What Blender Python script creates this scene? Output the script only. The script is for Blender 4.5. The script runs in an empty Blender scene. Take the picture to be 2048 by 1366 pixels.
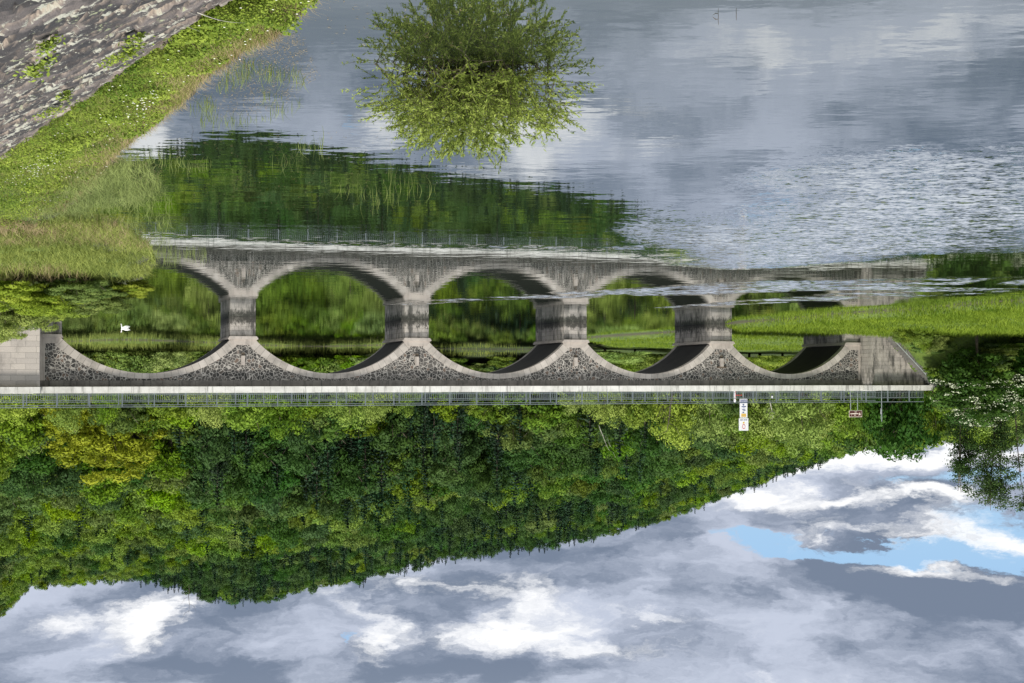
import bpy, math, random
import numpy as np
from mathutils import Vector, Matrix
random.seed(7)
RNG = np.random.default_rng(11)
R = math.radians
SC = bpy.context.scene
COL = SC.collection

# ---------------------------------------------------------------- camera
FP = 2600.0; EYE = 4.2; PITCH = math.atan(75.0 / FP)
cam_d = bpy.data.cameras.new('camera'); cam_d.sensor_width = 36.0
cam_d.lens = FP / 2048.0 * 36.0; cam_d.clip_start = 0.1; cam_d.clip_end = 6000
cam = bpy.data.objects.new('camera', cam_d); COL.objects.link(cam)
cam.matrix_world = (Matrix.Translation((0, 0, EYE)) @ Matrix.Rotation(R(90) - PITCH, 4, 'X') @ Matrix.Rotation(R(180), 4, 'Z'))
SC.camera = cam

# ---------------------------------------------------------------- view, world, sun
SC.view_settings.view_transform = 'Standard'; SC.view_settings.look = 'None'
SC.view_settings.exposure = 0.12; SC.view_settings.gamma = 1.0
SC.render.engine = 'CYCLES'
SUN_EL, SUN_AZ = R(62), R(162)      # azimuth clockwise from +Y
sd = bpy.data.lights.new('sun', 'SUN'); sd.energy = 4.6; sd.angle = R(9); sd.color = (1.0, 0.95, 0.86)
sun = bpy.data.objects.new('sun', sd); COL.objects.link(sun)
svec = Vector((math.sin(SUN_AZ) * math.cos(SUN_EL), math.cos(SUN_AZ) * math.cos(SUN_EL), math.sin(SUN_EL)))
sun.rotation_euler = svec.to_track_quat('Z', 'Y').to_euler()


class NB:
    """small helper for building node trees"""
    def __init__(s, nt):
        s.nt = nt; s.L = nt.links
    def n(s, t, **kw):
        nd = s.nt.nodes.new(t)
        for k, v in kw.items():
            setattr(nd, k, v)
        return nd
    def put(s, sock, v):
        if v is None: return
        if isinstance(v, bpy.types.NodeSocket): s.L.new(v, sock)
        elif isinstance(v, (tuple, list)) and len(v) == 3 and sock.type == 'RGBA': sock.default_value = (*v, 1)
        else: sock.default_value = v
    def m(s, op, a, b=None, c=None, clamp=False):
        nd = s.n('ShaderNodeMath', operation=op, use_clamp=clamp)
        s.put(nd.inputs[0], a); s.put(nd.inputs[1], b)
        if c is not None: s.put(nd.inputs[2], c)
        return nd.outputs[0]
    def ss(s, v, lo, hi, a=0.0, b=1.0, mode='SMOOTHSTEP'):
        nd = s.n('ShaderNodeMapRange', interpolation_type=mode)
        s.put(nd.inputs['Value'], v)
        for k, q in zip(('From Min', 'From Max', 'To Min', 'To Max'), (lo, hi, a, b)): s.put(nd.inputs[k], q)
        return nd.outputs[0]
    def mix(s, f, a, b, mode='MIX'):
        nd = s.n('ShaderNodeMix', data_type='RGBA', blend_type=mode)
        s.put(nd.inputs[0], f); s.put(nd.inputs[6], a); s.put(nd.inputs[7], b)
        return nd.outputs[2]
    def noise(s, vec, scale, detail=4, rough=0.55, dist=0.0, col=False):
        nd = s.n('ShaderNodeTexNoise')
        s.put(nd.inputs['Vector'], vec); s.put(nd.inputs['Scale'], scale)
        nd.inputs['Detail'].default_value = detail; nd.inputs['Roughness'].default_value = rough
        nd.inputs['Distortion'].default_value = dist
        return nd.outputs['Color' if col else 'Fac']
    def voro(s, vec, scale, feature='F1', out='Distance', rnd=1.0):
        nd = s.n('ShaderNodeTexVoronoi', feature=feature)
        s.put(nd.inputs['Vector'], vec); s.put(nd.inputs['Scale'], scale); nd.inputs['Randomness'].default_value = rnd
        return nd.outputs[out]
    def mp(s, vec, scale=(1, 1, 1), loc=(0, 0, 0)):
        nd = s.n('ShaderNodeMapping'); s.put(nd.inputs[0], vec)
        nd.inputs['Scale'].default_value = scale; nd.inputs['Location'].default_value = loc
        return nd.outputs[0]
    def xyz(s, x, y, z=0.0):
        nd = s.n('ShaderNodeCombineXYZ')
        for i, v in enumerate((x, y, z)): s.put(nd.inputs[i], v)
        return nd.outputs[0]
    def sep(s, v):
        nd = s.n('ShaderNodeSeparateXYZ'); s.put(nd.inputs[0], v); return nd.outputs
    def bump(s, h, strength=0.5, dist=0.05, normal=None):
        nd = s.n('ShaderNodeBump'); s.put(nd.inputs['Strength'], strength); s.put(nd.inputs['Distance'], dist)
        s.put(nd.inputs['Height'], h)
        if normal is not None: s.put(nd.inputs['Normal'], normal)
        return nd.outputs[0]


def build_world():
    w = bpy.data.worlds.new('World'); SC.world = w; w.use_nodes = True
    nt = w.node_tree; nt.nodes.clear(); b = NB(nt)
    out = b.n('ShaderNodeOutputWorld'); bg = b.n('ShaderNodeBackground'); bg.inputs['Strength'].default_value = 0.1
    sky = b.n('ShaderNodeTexSky', sky_type='NISHITA', sun_disc=False)
    sky.sun_elevation = SUN_EL; sky.sun_rotation = SUN_AZ; sky.air_density = 1.2; sky.dust_density = 0.6; sky.ozone_density = 1.5
    tc = b.n('ShaderNodeTexCoord'); g = tc.outputs['Generated']
    x, y, z = b.sep(g)
    h = b.m('SQRT', b.m('ADD', b.m('MULTIPLY', x, x), b.m('ADD', b.m('MULTIPLY', y, y), 1e-4)))
    a = b.m('DIVIDE', x, h); e = b.m('DIVIDE', z, h)
    uv0 = b.xyz(a, b.m('MULTIPLY', e, 2.3), b.m('MULTIPLY', b.ss(y, -0.2, 0.2), 3.0))
    warp = b.noise(uv0, 9.0, 7, 0.65, col=True)
    wv = b.n('ShaderNodeVectorMath', operation='MULTIPLY_ADD')
    b.L.new(warp, wv.inputs[0]); wv.inputs[1].default_value = (0.15, 0.15, 0.0); b.L.new(uv0, wv.inputs[2])
    uv = wv.outputs[0]
    wa, we, _ = b.sep(uv)
    wa = b.m('SUBTRACT', wa, 0.075); we = b.m('DIVIDE', b.m('SUBTRACT', we, 0.075), 2.3)
    def blob(px, py, rx, ry, k=1.0):
        a0 = (1024 - px) / FP; e0 = (py - 758) / FP
        da = b.m('DIVIDE', b.m('SUBTRACT', wa, a0), rx / FP); de = b.m('DIVIDE', b.m('SUBTRACT', we, e0), ry / FP)
        d2 = b.m('ADD', b.m('MULTIPLY', da, da), b.m('MULTIPLY', de, de))
        return b.m('MULTIPLY', b.m('POWER', 2.718, b.m('MULTIPLY', d2, -1.0)), k)
    def total(lst):
        t = None
        for q in lst:
            v = blob(*q); t = v if t is None else b.m('ADD', t, v)
        return t
    f1 = b.noise(uv, 6.0, 8, 0.58)
    f2 = b.noise(b.mp(uv, (1, 1, 1), (3.1, 1.7, 0)), 16.0, 8, 0.62)
    shade = b.m('ADD', f1, b.m('MULTIPLY', b.m('SUBTRACT', f2, 0.5), 0.30))
    shade = b.m('ADD', shade, total([(1330, 1230, 330, 70, .10), (1560, 1300, 60, 60, .08), (1900, 1240, 160, 60, .05),
                                     (1700, 1140, 330, 60, -.20), (950, 1345, 330, 40, -.26), (60, 1350, 200, 40, -.1), (1240, 1090, 160, 40, -.06),
                                     (380, 1290, 260, 60, -.07), (60, 1300, 120, 60, -.06), (1480, 1430, 160, 50, .2), (1750, 1400, 200, 50, .2), (1000, 1440, 200, 30, -.08), (1350, 1340, 200, 30, .08)]))
    cloud = b.mix(b.ss(shade, 0.38, 0.64), (1.75, 2.2, 3.05), (5.3, 5.8, 7.0))
    wsum = b.m('ADD', b.m('MULTIPLY', b.m('SUBTRACT', f2, 0.5), 1.8),
               total([(165, 1205, 110, 32, .60), (318, 1225, 50, 60, .62), (450, 1230, 160, 30, .18), (755, 1285, 60, 60, .55), (880, 1170, 240, 32, .55),
                      (985, 1262, 130, 42, .62), (1130, 1245, 120, 34, .5), (1200, 1300, 150, 24, .55), (1340, 1240, 70, 26, .42), (1090, 1190, 90, 22, .25),
                      (1560, 925, 170, 26, .8), (1800, 905, 190, 22, .8), (1560, 985, 190, 24, .72), (1830, 985, 110, 18, .7),
                      (1750, 1042, 220, 22, .62), (1950, 1060, 60, 22, .5), (1800, 1110, 150, 14, .55), (1950, 1125, 150, 14, .4), (1520, 1335, 40, 40, .35), (1480, 1410, 150, 42, .62), (1740, 1385, 180, 34, .52), (1960, 1450, 180, 50, .4)]))
    bsum = b.m('ADD', b.m('MULTIPLY', b.m('SUBTRACT', f2, 0.5), 2.3),
               b.m('SUBTRACT', total([(712, 1272, 22, 28, .75), (1950, 1070, 280, 44, .85), (1760, 1085, 160, 18, .6), (1840, 955, 190, 16, .85), (1480, 1062, 120, 20, .75),
                      (1990, 1010, 120, 40, .5), (1560, 1080, 100, 12, .6)]),
                    total([(1560, 925, 170, 18, .5), (1740, 1040, 150, 14, .55), (1600, 990, 160, 22, .5)])))
    skyc = b.n('ShaderNodeVectorMath', operation='MULTIPLY'); b.L.new(sky.outputs[0], skyc.inputs[0]); skyc.inputs[1].default_value = (1.0, 1.0, 1.0)
    col = b.mix(b.ss(bsum, 0.40, 0.72), cloud, b.mix(0.75, skyc.outputs[0], (3.4, 5.7, 8.7)))
    col = b.mix(b.ss(wsum, 0.22, 0.80), col, (9.6, 9.65, 9.8))
    col = b.mix(b.ss(e, 0.20, 0.50), col, (8.6, 9.0, 9.6))
    b.L.new(col, bg.inputs['Color']); b.L.new(bg.outputs[0], out.inputs[0])

build_world()


# ---------------------------------------------------------------- geometry helpers
def ray(px, py):
    r = (1024 - px) / FP; u = (py - 683) / FP
    cp, sp = math.cos(PITCH), math.sin(PITCH)
    return (r, cp + u * sp, -sp + u * cp)

def at(px, py, Y):          # point seen at photo pixel, at depth Y
    d = ray(px, py); k = Y / d[1]
    return Vector((d[0] * k, Y, EYE + d[2] * k))

def gr(px, py, z=0.0):      # point on a level plane seen at photo pixel
    d = ray(px, py); k = (z - EYE) / d[2]
    return Vector((d[0] * k, d[1] * k, z))

def tag(o, label=None, cat=None, group=None, kind=None):
    if label: o['label'] = label
    if cat: o['category'] = cat
    if group: o['group'] = group
    if kind: o['kind'] = kind
    return o

def empty(name, loc=(0, 0, 0), rz=0.0):
    o = bpy.data.objects.new(name, None); COL.objects.link(o); o.location = loc; o.rotation_euler = (0, 0, rz)
    o.empty_display_size = 0.2
    return o

def link(name, me, parent=None):
    o = bpy.data.objects.new(name, me); COL.objects.link(o)
    if parent is not None: o.parent = parent
    return o

def np_mesh(name, V, F, mat, tint=None, smooth=False, attrs=None):
    V = np.asarray(V, dtype=np.float32); F = np.asarray(F, dtype=np.int32)
    me = bpy.data.meshes.new(name); k = F.shape[1]
    me.vertices.add(len(V)); me.vertices.foreach_set('co', V.ravel())
    me.loops.add(F.size); me.loops.foreach_set('vertex_index', F.ravel())
    me.polygons.add(len(F)); me.polygons.foreach_set('loop_start', np.arange(0, F.size, k, dtype=np.int32))
    if smooth: me.polygons.foreach_set('use_smooth', np.ones(len(F), dtype=bool))
    at_ = dict(attrs or {})
    if tint is not None: at_['tint'] = tint
    for an, av in at_.items():
        a = me.attributes.new(an, 'FLOAT', 'POINT'); a.data.foreach_set('value', np.asarray(av, dtype=np.float32))
    me.update(calc_edges=True); me.materials.append(mat)
    return me

class MB:
    def __init__(s): s.v = []; s.f = []; s.uv = {}
    def box(s, x0, x1, y0, y1, z0, z1):
        i = len(s.v)
        s.v += [(x0, y0, z0), (x1, y0, z0), (x1, y1, z0), (x0, y1, z0), (x0, y0, z1), (x1, y0, z1), (x1, y1, z1), (x0, y1, z1)]
        s.f += [(i, i+3, i+2, i+1), (i+4, i+5, i+6, i+7), (i, i+1, i+5, i+4), (i+1, i+2, i+6, i+5), (i+2, i+3, i+7, i+6), (i+3, i, i+4, i+7)]
        return s
    def prism(s, pts, y0, y1):      # pts in (x,z), extruded in y
        i = len(s.v); n = len(pts)
        s.v += [(p[0], y0, p[1]) for p in pts] + [(p[0], y1, p[1]) for p in pts]
        s.f.append(tuple(range(i, i+n))); s.f.append(tuple(range(i+2*n-1, i+n-1, -1)))
        for k in range(n): s.f.append((i+k, i+n+k, i+n+(k+1) % n, i+(k+1) % n))
        return s
    def tube(s, pts, rad, n=6):
        pts = [Vector(p) for p in pts]; base = len(s.v)
        for j, p in enumerate(pts):
            t = (pts[min(j+1, len(pts)-1)] - pts[max(j-1, 0)]).normalized()
            a = t.orthogonal().normalized(); c = t.cross(a); r = rad[j] if hasattr(rad, '__len__') else rad
            for k in range(n):
                q = p + a * (r * math.cos(2*math.pi*k/n)) + c * (r * math.sin(2*math.pi*k/n)); s.v.append(tuple(q))
        for j in range(len(pts)-1):
            for k in range(n):
                s.f.append((base+j*n+k, base+j*n+(k+1) % n, base+(j+1)*n+(k+1) % n, base+(j+1)*n+k))
        s.f.append(tuple(base+k for k in range(n))[::-1]); s.f.append(tuple(base+(len(pts)-1)*n+k for k in range(n)))
        return s
    def mesh(s, name, mat, smooth=False, bevel=0.0):
        me = bpy.data.meshes.new(name); me.from_pydata(s.v, [], s.f); me.update(); me.materials.append(mat)
        if smooth:
            for p in me.polygons: p.use_smooth = True
        return me
    def build(s, name, mat, parent=None, smooth=False, bevel=0.0):
        o = link(name, s.mesh(name, mat, smooth), parent)
        if bevel:
            m = o.modifiers.new('bevel', 'BEVEL'); m.width = bevel; m.segments = 2; m.limit_method = 'ANGLE'
        return o

def fix_normals(me):
    import bmesh
    bm = bmesh.new(); bm.from_mesh(me); bmesh.ops.recalc_face_normals(bm, faces=bm.faces); bm.to_mesh(me); bm.free()

# ---------------------------------------------------------------- materials
def mat(name):
    m = bpy.data.materials.new(name); m.use_nodes = True; nt = m.node_tree; nt.nodes.clear()
    b = NB(nt); o = b.n('ShaderNodeOutputMaterial'); p = b.n('ShaderNodeBsdfPrincipled'); b.L.new(p.outputs[0], o.inputs[0])
    b.p = p; b.o = o; b.c = p.inputs['Base Color']; b.r = p.inputs['Roughness']; b.nn = p.inputs['Normal']
    return m, b

def simple(name, col, rough=0.6, metal=0.0, var=0.15, sc=6.0):
    m, b = mat(name); tc = b.n('ShaderNodeTexCoord').outputs['Object']
    f = b.noise(tc, sc, 5, 0.6)
    b.put(b.c, b.mix(b.ss(f, .3, .7), tuple(c*(1-var) for c in col), tuple(min(1, c*(1+var)) for c in col)))
    b.put(b.r, rough); b.p.inputs['Metallic'].default_value = metal
    return m

def foliage(name, lo, hi, transl=0.24, objvar=0.25, patch=0.0, rough=0.55):
    m, b = mat(name)
    at_ = b.n('ShaderNodeAttribute', attribute_name='tint').outputs['Fac']
    c = b.mix(at_, lo, hi)
    oi = b.n('ShaderNodeObjectInfo')
    hsv = b.n('ShaderNodeHueSaturation')
    b.put(hsv.inputs['Hue'], b.ss(oi.outputs['Random'], 0, 1, 0.5 - 0.045*objvar*2, 0.5 + 0.03*objvar*2, 'LINEAR'))
    r2 = b.m('FRACT', b.m('MULTIPLY', oi.outputs['Random'], 17.3))
    b.put(hsv.inputs['Value'], b.ss(r2, 0, 1, 1-objvar*1.2, 1+objvar*1.3, 'LINEAR'))
    r3 = b.m('FRACT', b.m('MULTIPLY', oi.outputs['Random'], 91.7))
    b.put(hsv.inputs['Saturation'], b.ss(r3, 0, 1, 1-objvar*0.9, 1.05, 'LINEAR'))
    b.put(hsv.inputs['Color'], c)
    b.put(b.c, hsv.outputs[0]); b.put(b.r, rough)
    b.p.inputs['Specular IOR Level'].default_value = 0.08
    tr = b.n('ShaderNodeBsdfTranslucent'); b.put(tr.inputs['Color'], hsv.outputs[0])
    ms = b.n('ShaderNodeMixShader'); ms.inputs[0].default_value = transl
    b.L.new(b.p.outputs[0], ms.inputs[1]); b.L.new(tr.outputs[0], ms.inputs[2]); b.L.new(ms.outputs[0], b.o.inputs[0])
    return m

M = {}
M['leaf_bright'] = foliage('leaf_bright', (.060, .135, .008), (.22, .33, .020), objvar=.16)
M['leaf_mid'] = foliage('leaf_mid', (.035, .090, .007), (.155, .245, .016), objvar=.24)
M['leaf_dark'] = foliage('leaf_dark', (.016, .055, .010), (.060, .135, .018), objvar=.2)
M['leaf_pale'] = foliage('leaf_pale', (.15, .235, .032), (.34, .43, .085), objvar=.12)
M['leaf_gold'] = foliage('leaf_gold', (.13, .175, .012), (.36, .385, .04), objvar=.02)
M['conifer'] = foliage('conifer_needles', (.008, .030, .013), (.026, .068, .024), .1, .25)
M['leaf_willow'] = foliage('willow_leaf', (.085, .135, .022), (.34, .41, .10), .12, .0)
M['leaf_shrub'] = foliage('shrub_leaf', (.08, .15, .014), (.30, .38, .06), .3, .2)
M['grass'] = foliage('grass_blade', (.06, .10, .018), (.31, .35, .095), .22, .0)
M['weed'] = foliage('weed_leaf', (.055, .115, .014), (.33, .41, .075), .25, .0)
M['dry'] = foliage('dry_stalk', (.18, .14, .06), (.42, .34, .20), .2, .0)
M['reed'] = foliage('reed_blade', (.05, .08, .02), (.30, .36, .12), .2, .0)
M['lawn'] = foliage('lawn_blade', (.06, .12, .012), (.25, .33, .045), .25, .0)
M['petal'] = simple('white_petal', (.85, .85, .78), .6)
M['blossom'] = simple('blossom', (.50, .54, .38), .7, var=.3)
M['bark'] = simple('bark', (.09, .07, .05), .9, var=.5, sc=5)
M['palebark'] = simple('pale_bark', (.42, .40, .34), .9, var=.3)

def stone_ashlar():
    m, b = mat('ashlar_stone'); tc = b.n('ShaderNodeTexCoord').outputs['Object']
    x, y, z = b.sep(tc)
    u = b.m('ADD', x, b.m('MULTIPLY', y, 1.0)); vec = b.xyz(u, z, 0)
    br = b.n('ShaderNodeTexBrick'); b.put(br.inputs['Vector'], vec)
    br.offset = .5; br.squash = 1.3; br.squash_frequency = 3
    for k, v in (('Scale', 1.0), ('Brick Width', .78), ('Row Height', .31), ('Mortar Size', .009), ('Mortar Smooth', .3), ('Bias', 0.0)): br.inputs[k].default_value = v
    br.inputs['Color1'].default_value = (.46, .42, .37, 1); br.inputs['Color2'].default_value = (.33, .305, .275, 1); br.inputs['Mortar'].default_value = (.16, .145, .13, 1)
    n1 = b.noise(b.mp(tc, (1.2, 1.2, .35)), 1.6, 8, .65); n2 = b.noise(tc, 14, 6, .6)
    c = b.mix(b.ss(n1, .44, .66), br.outputs['Color'], (.085, .08, .07), 'MIX')
    c = b.mix(b.ss(n1, .3, .5, .0, .0), c, c)
    c = b.mix(.35, c, b.mix(b.ss(n2, .3, .7), (.55, .55, .55), (1.25, 1.25, 1.25)), 'MULTIPLY')
    # algae and damp above the waterline, a tide mark that belongs to the stone
    wl = b.ss(b.m('ADD', z, b.m('MULTIPLY', n1, .9)), .55, .95, 1, 0)
    c = b.mix(b.m('MULTIPLY', wl, .8), c, (.03, .032, .022)); c = b.mix(b.ss(b.m('ADD', b.noise(b.mp(tc, (2.2, 2.2, 1.6)), 1.5, 7, .7), b.ss(z, .2, 1.0, .10, -.14)), .53, .61, 0, .8), c, (.028, .027, .022))
    b.put(b.c, c); b.put(b.r, .85)
    b.put(b.nn, b.bump(b.m('ADD', b.m('MULTIPLY', br.outputs['Fac'], -1.0), b.m('MULTIPLY', n2, .6)), .6, .03))
    return m
M['ashlar'] = stone_ashlar()

def stone_pale():
    m, b = mat('pale_ashlar'); tc = b.n('ShaderNodeTexCoord').outputs['Object']
    x, y, z = b.sep(tc)
    br = b.n('ShaderNodeTexBrick'); b.put(br.inputs['Vector'], b.xyz(b.m('ADD', x, y), z, 0)); br.offset = .45; br.squash = 1.4; br.squash_frequency = 2
    for k, v in (('Scale', 1.0), ('Brick Width', .85), ('Row Height', .36), ('Mortar Size', .008), ('Mortar Smooth', .3)): br.inputs[k].default_value = v
    br.inputs['Color1'].default_value = (.60, .545, .485, 1); br.inputs['Color2'].default_value = (.45, .41, .375, 1); br.inputs['Mortar'].default_value = (.22, .20, .18, 1)
    n1 = b.noise(b.mp(tc, (1, 1, .4)), 1.1, 7, .65); n2 = b.noise(tc, 18, 5, .6)
    c = b.mix(b.ss(n1, .5, .72, 0, .55), br.outputs['Color'], (.14, .13, .115))
    c = b.mix(.25, c, b.mix(b.ss(n2, .3, .7), (.6, .6, .6), (1.2, 1.2, 1.2)), 'MULTIPLY')
    b.put(b.c, c); b.put(b.r, .85)
    b.put(b.nn, b.bump(b.m('ADD', b.m('MULTIPLY', br.outputs['Fac'], -1.0), b.m('MULTIPLY', n2, .5)), .5, .025))
    return m
M['pale_ashlar'] = stone_pale()

def crazy_stone():
    m, b = mat('rubble_facing'); tc = b.n('ShaderNodeTexCoord').outputs['Object']
    x, y, z = b.sep(tc); v = b.xyz(x, z, 0)
    wob = b.noise(v, 1.3, 2, .5, col=True)
    vm = b.n('ShaderNodeVectorMath', operation='MULTIPLY_ADD'); b.L.new(wob, vm.inputs[0]); vm.inputs[1].default_value = (.5, .5, 0); b.L.new(v, vm.inputs[2]); v2 = vm.outputs[0]
    de = b.voro(v2, 4.7, 'DISTANCE_TO_EDGE'); cc = b.voro(v2, 4.7, 'F1', 'Color')
    n = b.noise(tc, 9, 6, .6); cr, cg, cb_ = b.sep(cc)
    s = b.mix(cr, (.026, .026, .024), (.115, .105, .094)); s = b.mix(b.ss(cg, .90, .94), s, (.15, .11, .085))
    s = b.mix(.4, s, b.mix(n, (.5, .5, .5), (1.5, 1.5, 1.5)), 'MULTIPLY')
    w = b.m('ADD', .046, b.m('MULTIPLY', b.noise(v, 1.1, 3), .04))
    mort = b.m('LESS_THAN', de, w); mk = b.ss(b.m('SUBTRACT', de, w), -.02, .012, 1, 0)
    mc = b.mix(b.ss(b.noise(b.mp(v, (.6, 1.4, 1)), .9, 6, .7), .35, .7), (.46, .43, .385), (.28, .265, .24))
    b.put(b.c, b.mix(mk, s, mc)); b.put(b.r, .85)
    b.put(b.nn, b.bump(b.m('ADD', mk, b.m('MULTIPLY', n, .4)), .6, .03))
    return m
M['rubble'] = crazy_stone()

def ring_mat():
    m, b = mat('voussoir_stone'); uv = b.n('ShaderNodeUVMap').outputs[0]
    tc = b.n('ShaderNodeTexCoord').outputs['Object']
    u, v, _ = b.sep(uv)
    cell = b.m('FLOOR', b.m('DIVIDE', u, .46)); fr = b.m('FRACT', b.m('DIVIDE', u, .46))
    wn = b.n('ShaderNodeTexWhiteNoise', noise_dimensions='1D'); b.put(wn.inputs['W'], cell)
    joint = b.m('MINIMUM', fr, b.m('SUBTRACT', 1.0, fr)); j = b.ss(joint, .012, .035, 1, 0)
    n1 = b.noise(tc, .9, 7, .65); n2 = b.noise(tc, 16, 5, .6)
    c = b.mix(wn.outputs['Value'], (.42, .38, .335), (.54, .495, .445)); c = b.mix(b.ss(n1, .42, .75, 0, .7), c, (.15, .14, .125))
    c = b.mix(.25, c, b.mix(n2, (.6, .6, .6), (1.4, 1.4, 1.4)), 'MULTIPLY'); c = b.mix(b.m('MULTIPLY', j, .8), c, (.14, .13, .12))
    b.put(b.c, c); b.put(b.r, .85); b.put(b.nn, b.bump(b.m('SUBTRACT', b.m('MULTIPLY', n2, .4), j), .5, .02))
    return m
M['ring'] = ring_mat()

def concrete(name, c1, c2, streak=.6, stain=(.10, .095, .085)):
    m, b = mat(name); tc = b.n('ShaderNodeTexCoord').outputs['Object']
    n1 = b.noise(b.mp(tc, (3.0, 3.0, .25)), 1.4, 8, .7); n2 = b.noise(tc, 1.1, 6, .6); n3 = b.noise(tc, 22, 4, .6)
    c = b.mix(b.ss(n2, .35, .65), c1, c2); c = b.mix(b.m('MULTIPLY', b.ss(n1, .50, .68), streak), c, stain)
    c = b.mix(.2, c, b.mix(n3, (.6, .6, .6), (1.4, 1.4, 1.4)), 'MULTIPLY')
    b.put(b.c, c); b.put(b.r, .85); b.put(b.nn, b.bump(n3, .35, .02))
    return m
M['slab'] = concrete('parapet_concrete', (.74, .73, .69), (.58, .57, .53), .75, (.20, .195, .175))
M['beam'] = concrete('beam_painted_shade', (.12, .11, .098), (.20, .185, .165), .7, (.03, .03, .027))  # dark base paints in the shadow below the slab overhang, plus stain streaks
M['soffit'] = concrete('soffit_painted_shade', (.012, .0115, .011), (.022, .02, .018), .5, (.006, .006, .006))  # near-black base colour paints in the shade under the arches
M['cap'] = concrete('impost_stone', (.47, .42, .37), (.36, .32, .285), .4, (.14, .13, .115))
M['asphalt'] = simple('asphalt', (.05, .05, .05), .9)
M['rail'] = simple('grey_rail_paint', (.16, .19, .20), .5, .2, .12)
M['post_metal'] = simple('galvanised_post', (.34, .38, .37), .45, .3, .15)
M['white'] = simple('white_sign', (.78, .78, .80), .4, 0, .03)
M['blue'] = simple('sign_blue', (.06, .09, .22), .4)
M['yellow'] = simple('sign_yellow', (.70, .42, .02), .4)
M['red'] = simple('sign_red', (.55, .03, .03), .4)
M['brown'] = simple('sign_brown', (.07, .012, .008), .4)
M['cream'] = simple('sign_cream', (.72, .62, .52), .4)
M['swan'] = simple('swan_white', (.86, .86, .84), .6, 0, .04)
M['orange'] = simple('swan_bill', (.65, .22, .03), .5)
M['black'] = simple('black_mark', (.02, .02, .02), .5)
M['stairs'] = concrete('stair_concrete', (.25, .24, .22), (.17, .165, .15), .6, (.06, .06, .05))

# ---------------------------------------------------------------- layout frame of the bridge
BD = np.array([-.9468, .3219]); BN = np.array([.3219, .9468])      # along the bridge / away from the viewer
_p = gr(480, 633.5); BP = np.array([_p.x, _p.y])
BRZ = math.atan2(BD[1], BD[0])

def B(px, py, w=0.0):       # photo pixel -> (s, z) on the plane parallel to the bridge face, w towards the viewer
    d = np.array(ray(px, py)); o = BP - BN * w
    k = (o @ BN) / (d[:2] @ BN); p = d[:2] * k
    return float((p - o) @ BD), float(EYE + d[2] * k)

def to_local(X, Y):
    dx = X - BP[0]; dy = Y - BP[1]
    return dx*BD[0] + dy*BD[1], -(dx*BN[0] + dy*BN[1])     # s, y (y>0 towards viewer)

def from_local(s, y): return BP[0] + BD[0]*s - BN[0]*y, BP[1] + BD[1]*s - BN[1]*y

BW = 6.2        # bridge width
ZS, ZC, ZB, ZT0, ZT1, ZR = 1.55, 3.82, 4.29, 4.70, 5.12, 6.05

# ---------------------------------------------------------------- terrain
def G2(px, py, z=0.0):
    q = gr(px, py, z); return (q.x, q.y)

near_shore = [(-9.0, -12.0), (-3.0, 4.0), G2(640, 0), G2(545, 55), G2(475, 100), G2(405, 150), G2(350, 210), G2(275, 270), G2(205, 330), G2(150, 390), G2(110, 430), G2(150, 468),
              G2(280, 505), G2(312, 535), G2(262, 566), G2(190, 600), G2(150, 620), G2(122, 640), from_local(-11.8, -8), (45, 118), (120, 130), (400, 120), (400, -12)]
far_shore = [(500, 170), (120, 160), G2(-200, 688), G2(60, 684), G2(250, 679), G2(440, 685), G2(520, 690), G2(640, 693), G2(770, 690), G2(870, 697), G2(1000, 699), G2(1080, 698), G2(1170, 693), G2(1230, 686),
             G2(1165, 676), G2(1350, 664), G2(1470, 647), G2(1600, 633), G2(1750, 620), G2(1900, 609), G2(2100, 596), G2(2700, 560), (-400, 55), (-3000, 55), (-3000, 4000), (3000, 4000), (3000, 170)]
toe = [(-10.0, -6.9), (3.1, 13.55), (8.93, 22.7), (20.0, 42.0), (27.5, 62.0), (30.0, 83.0), (33, 110)]

def sdist(poly, X, Y):
    """signed distance, positive inside"""
    best = np.full(X.shape, 1e9); inside = np.zeros(X.shape, bool); n = len(poly)
    for i in range(n):
        x0, y0 = poly[i]; x1, y1 = poly[(i+1) % n]; dx, dy = x1-x0, y1-y0
        t = np.clip(((X-x0)*dx + (Y-y0)*dy) / (dx*dx+dy*dy+1e-12), 0, 1)
        best = np.minimum(best, np.hypot(X-x0-t*dx, Y-y0-t*dy))
        c = ((y0 > Y) != (y1 > Y)); xi = x0 + (Y-y0) * dx / (dy if abs(dy) > 1e-9 else 1e-9)
        inside ^= (c & (X < xi))
    return np.where(inside, best, -best)

def pdist(line, X, Y):
    """signed distance to an open polyline, positive on its right"""
    best = np.full(X.shape, 1e9); sg = np.ones(X.shape)
    for i in range(len(line)-1):
        x0, y0 = line[i]; x1, y1 = line[i+1]; dx, dy = x1-x0, y1-y0
        t = np.clip(((X-x0)*dx + (Y-y0)*dy) / (dx*dx+dy*dy), 0, 1); d = np.hypot(X-x0-t*dx, Y-y0-t*dy)
        s = np.sign((X-x0)*dy - (Y-y0)*dx); k = d < best
        best = np.where(k, d, best); sg = np.where(k, s, sg)
    return best * sg

def smooth(t): t = np.clip(t, 0, 1); return t*t*(3-2*t)

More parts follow.
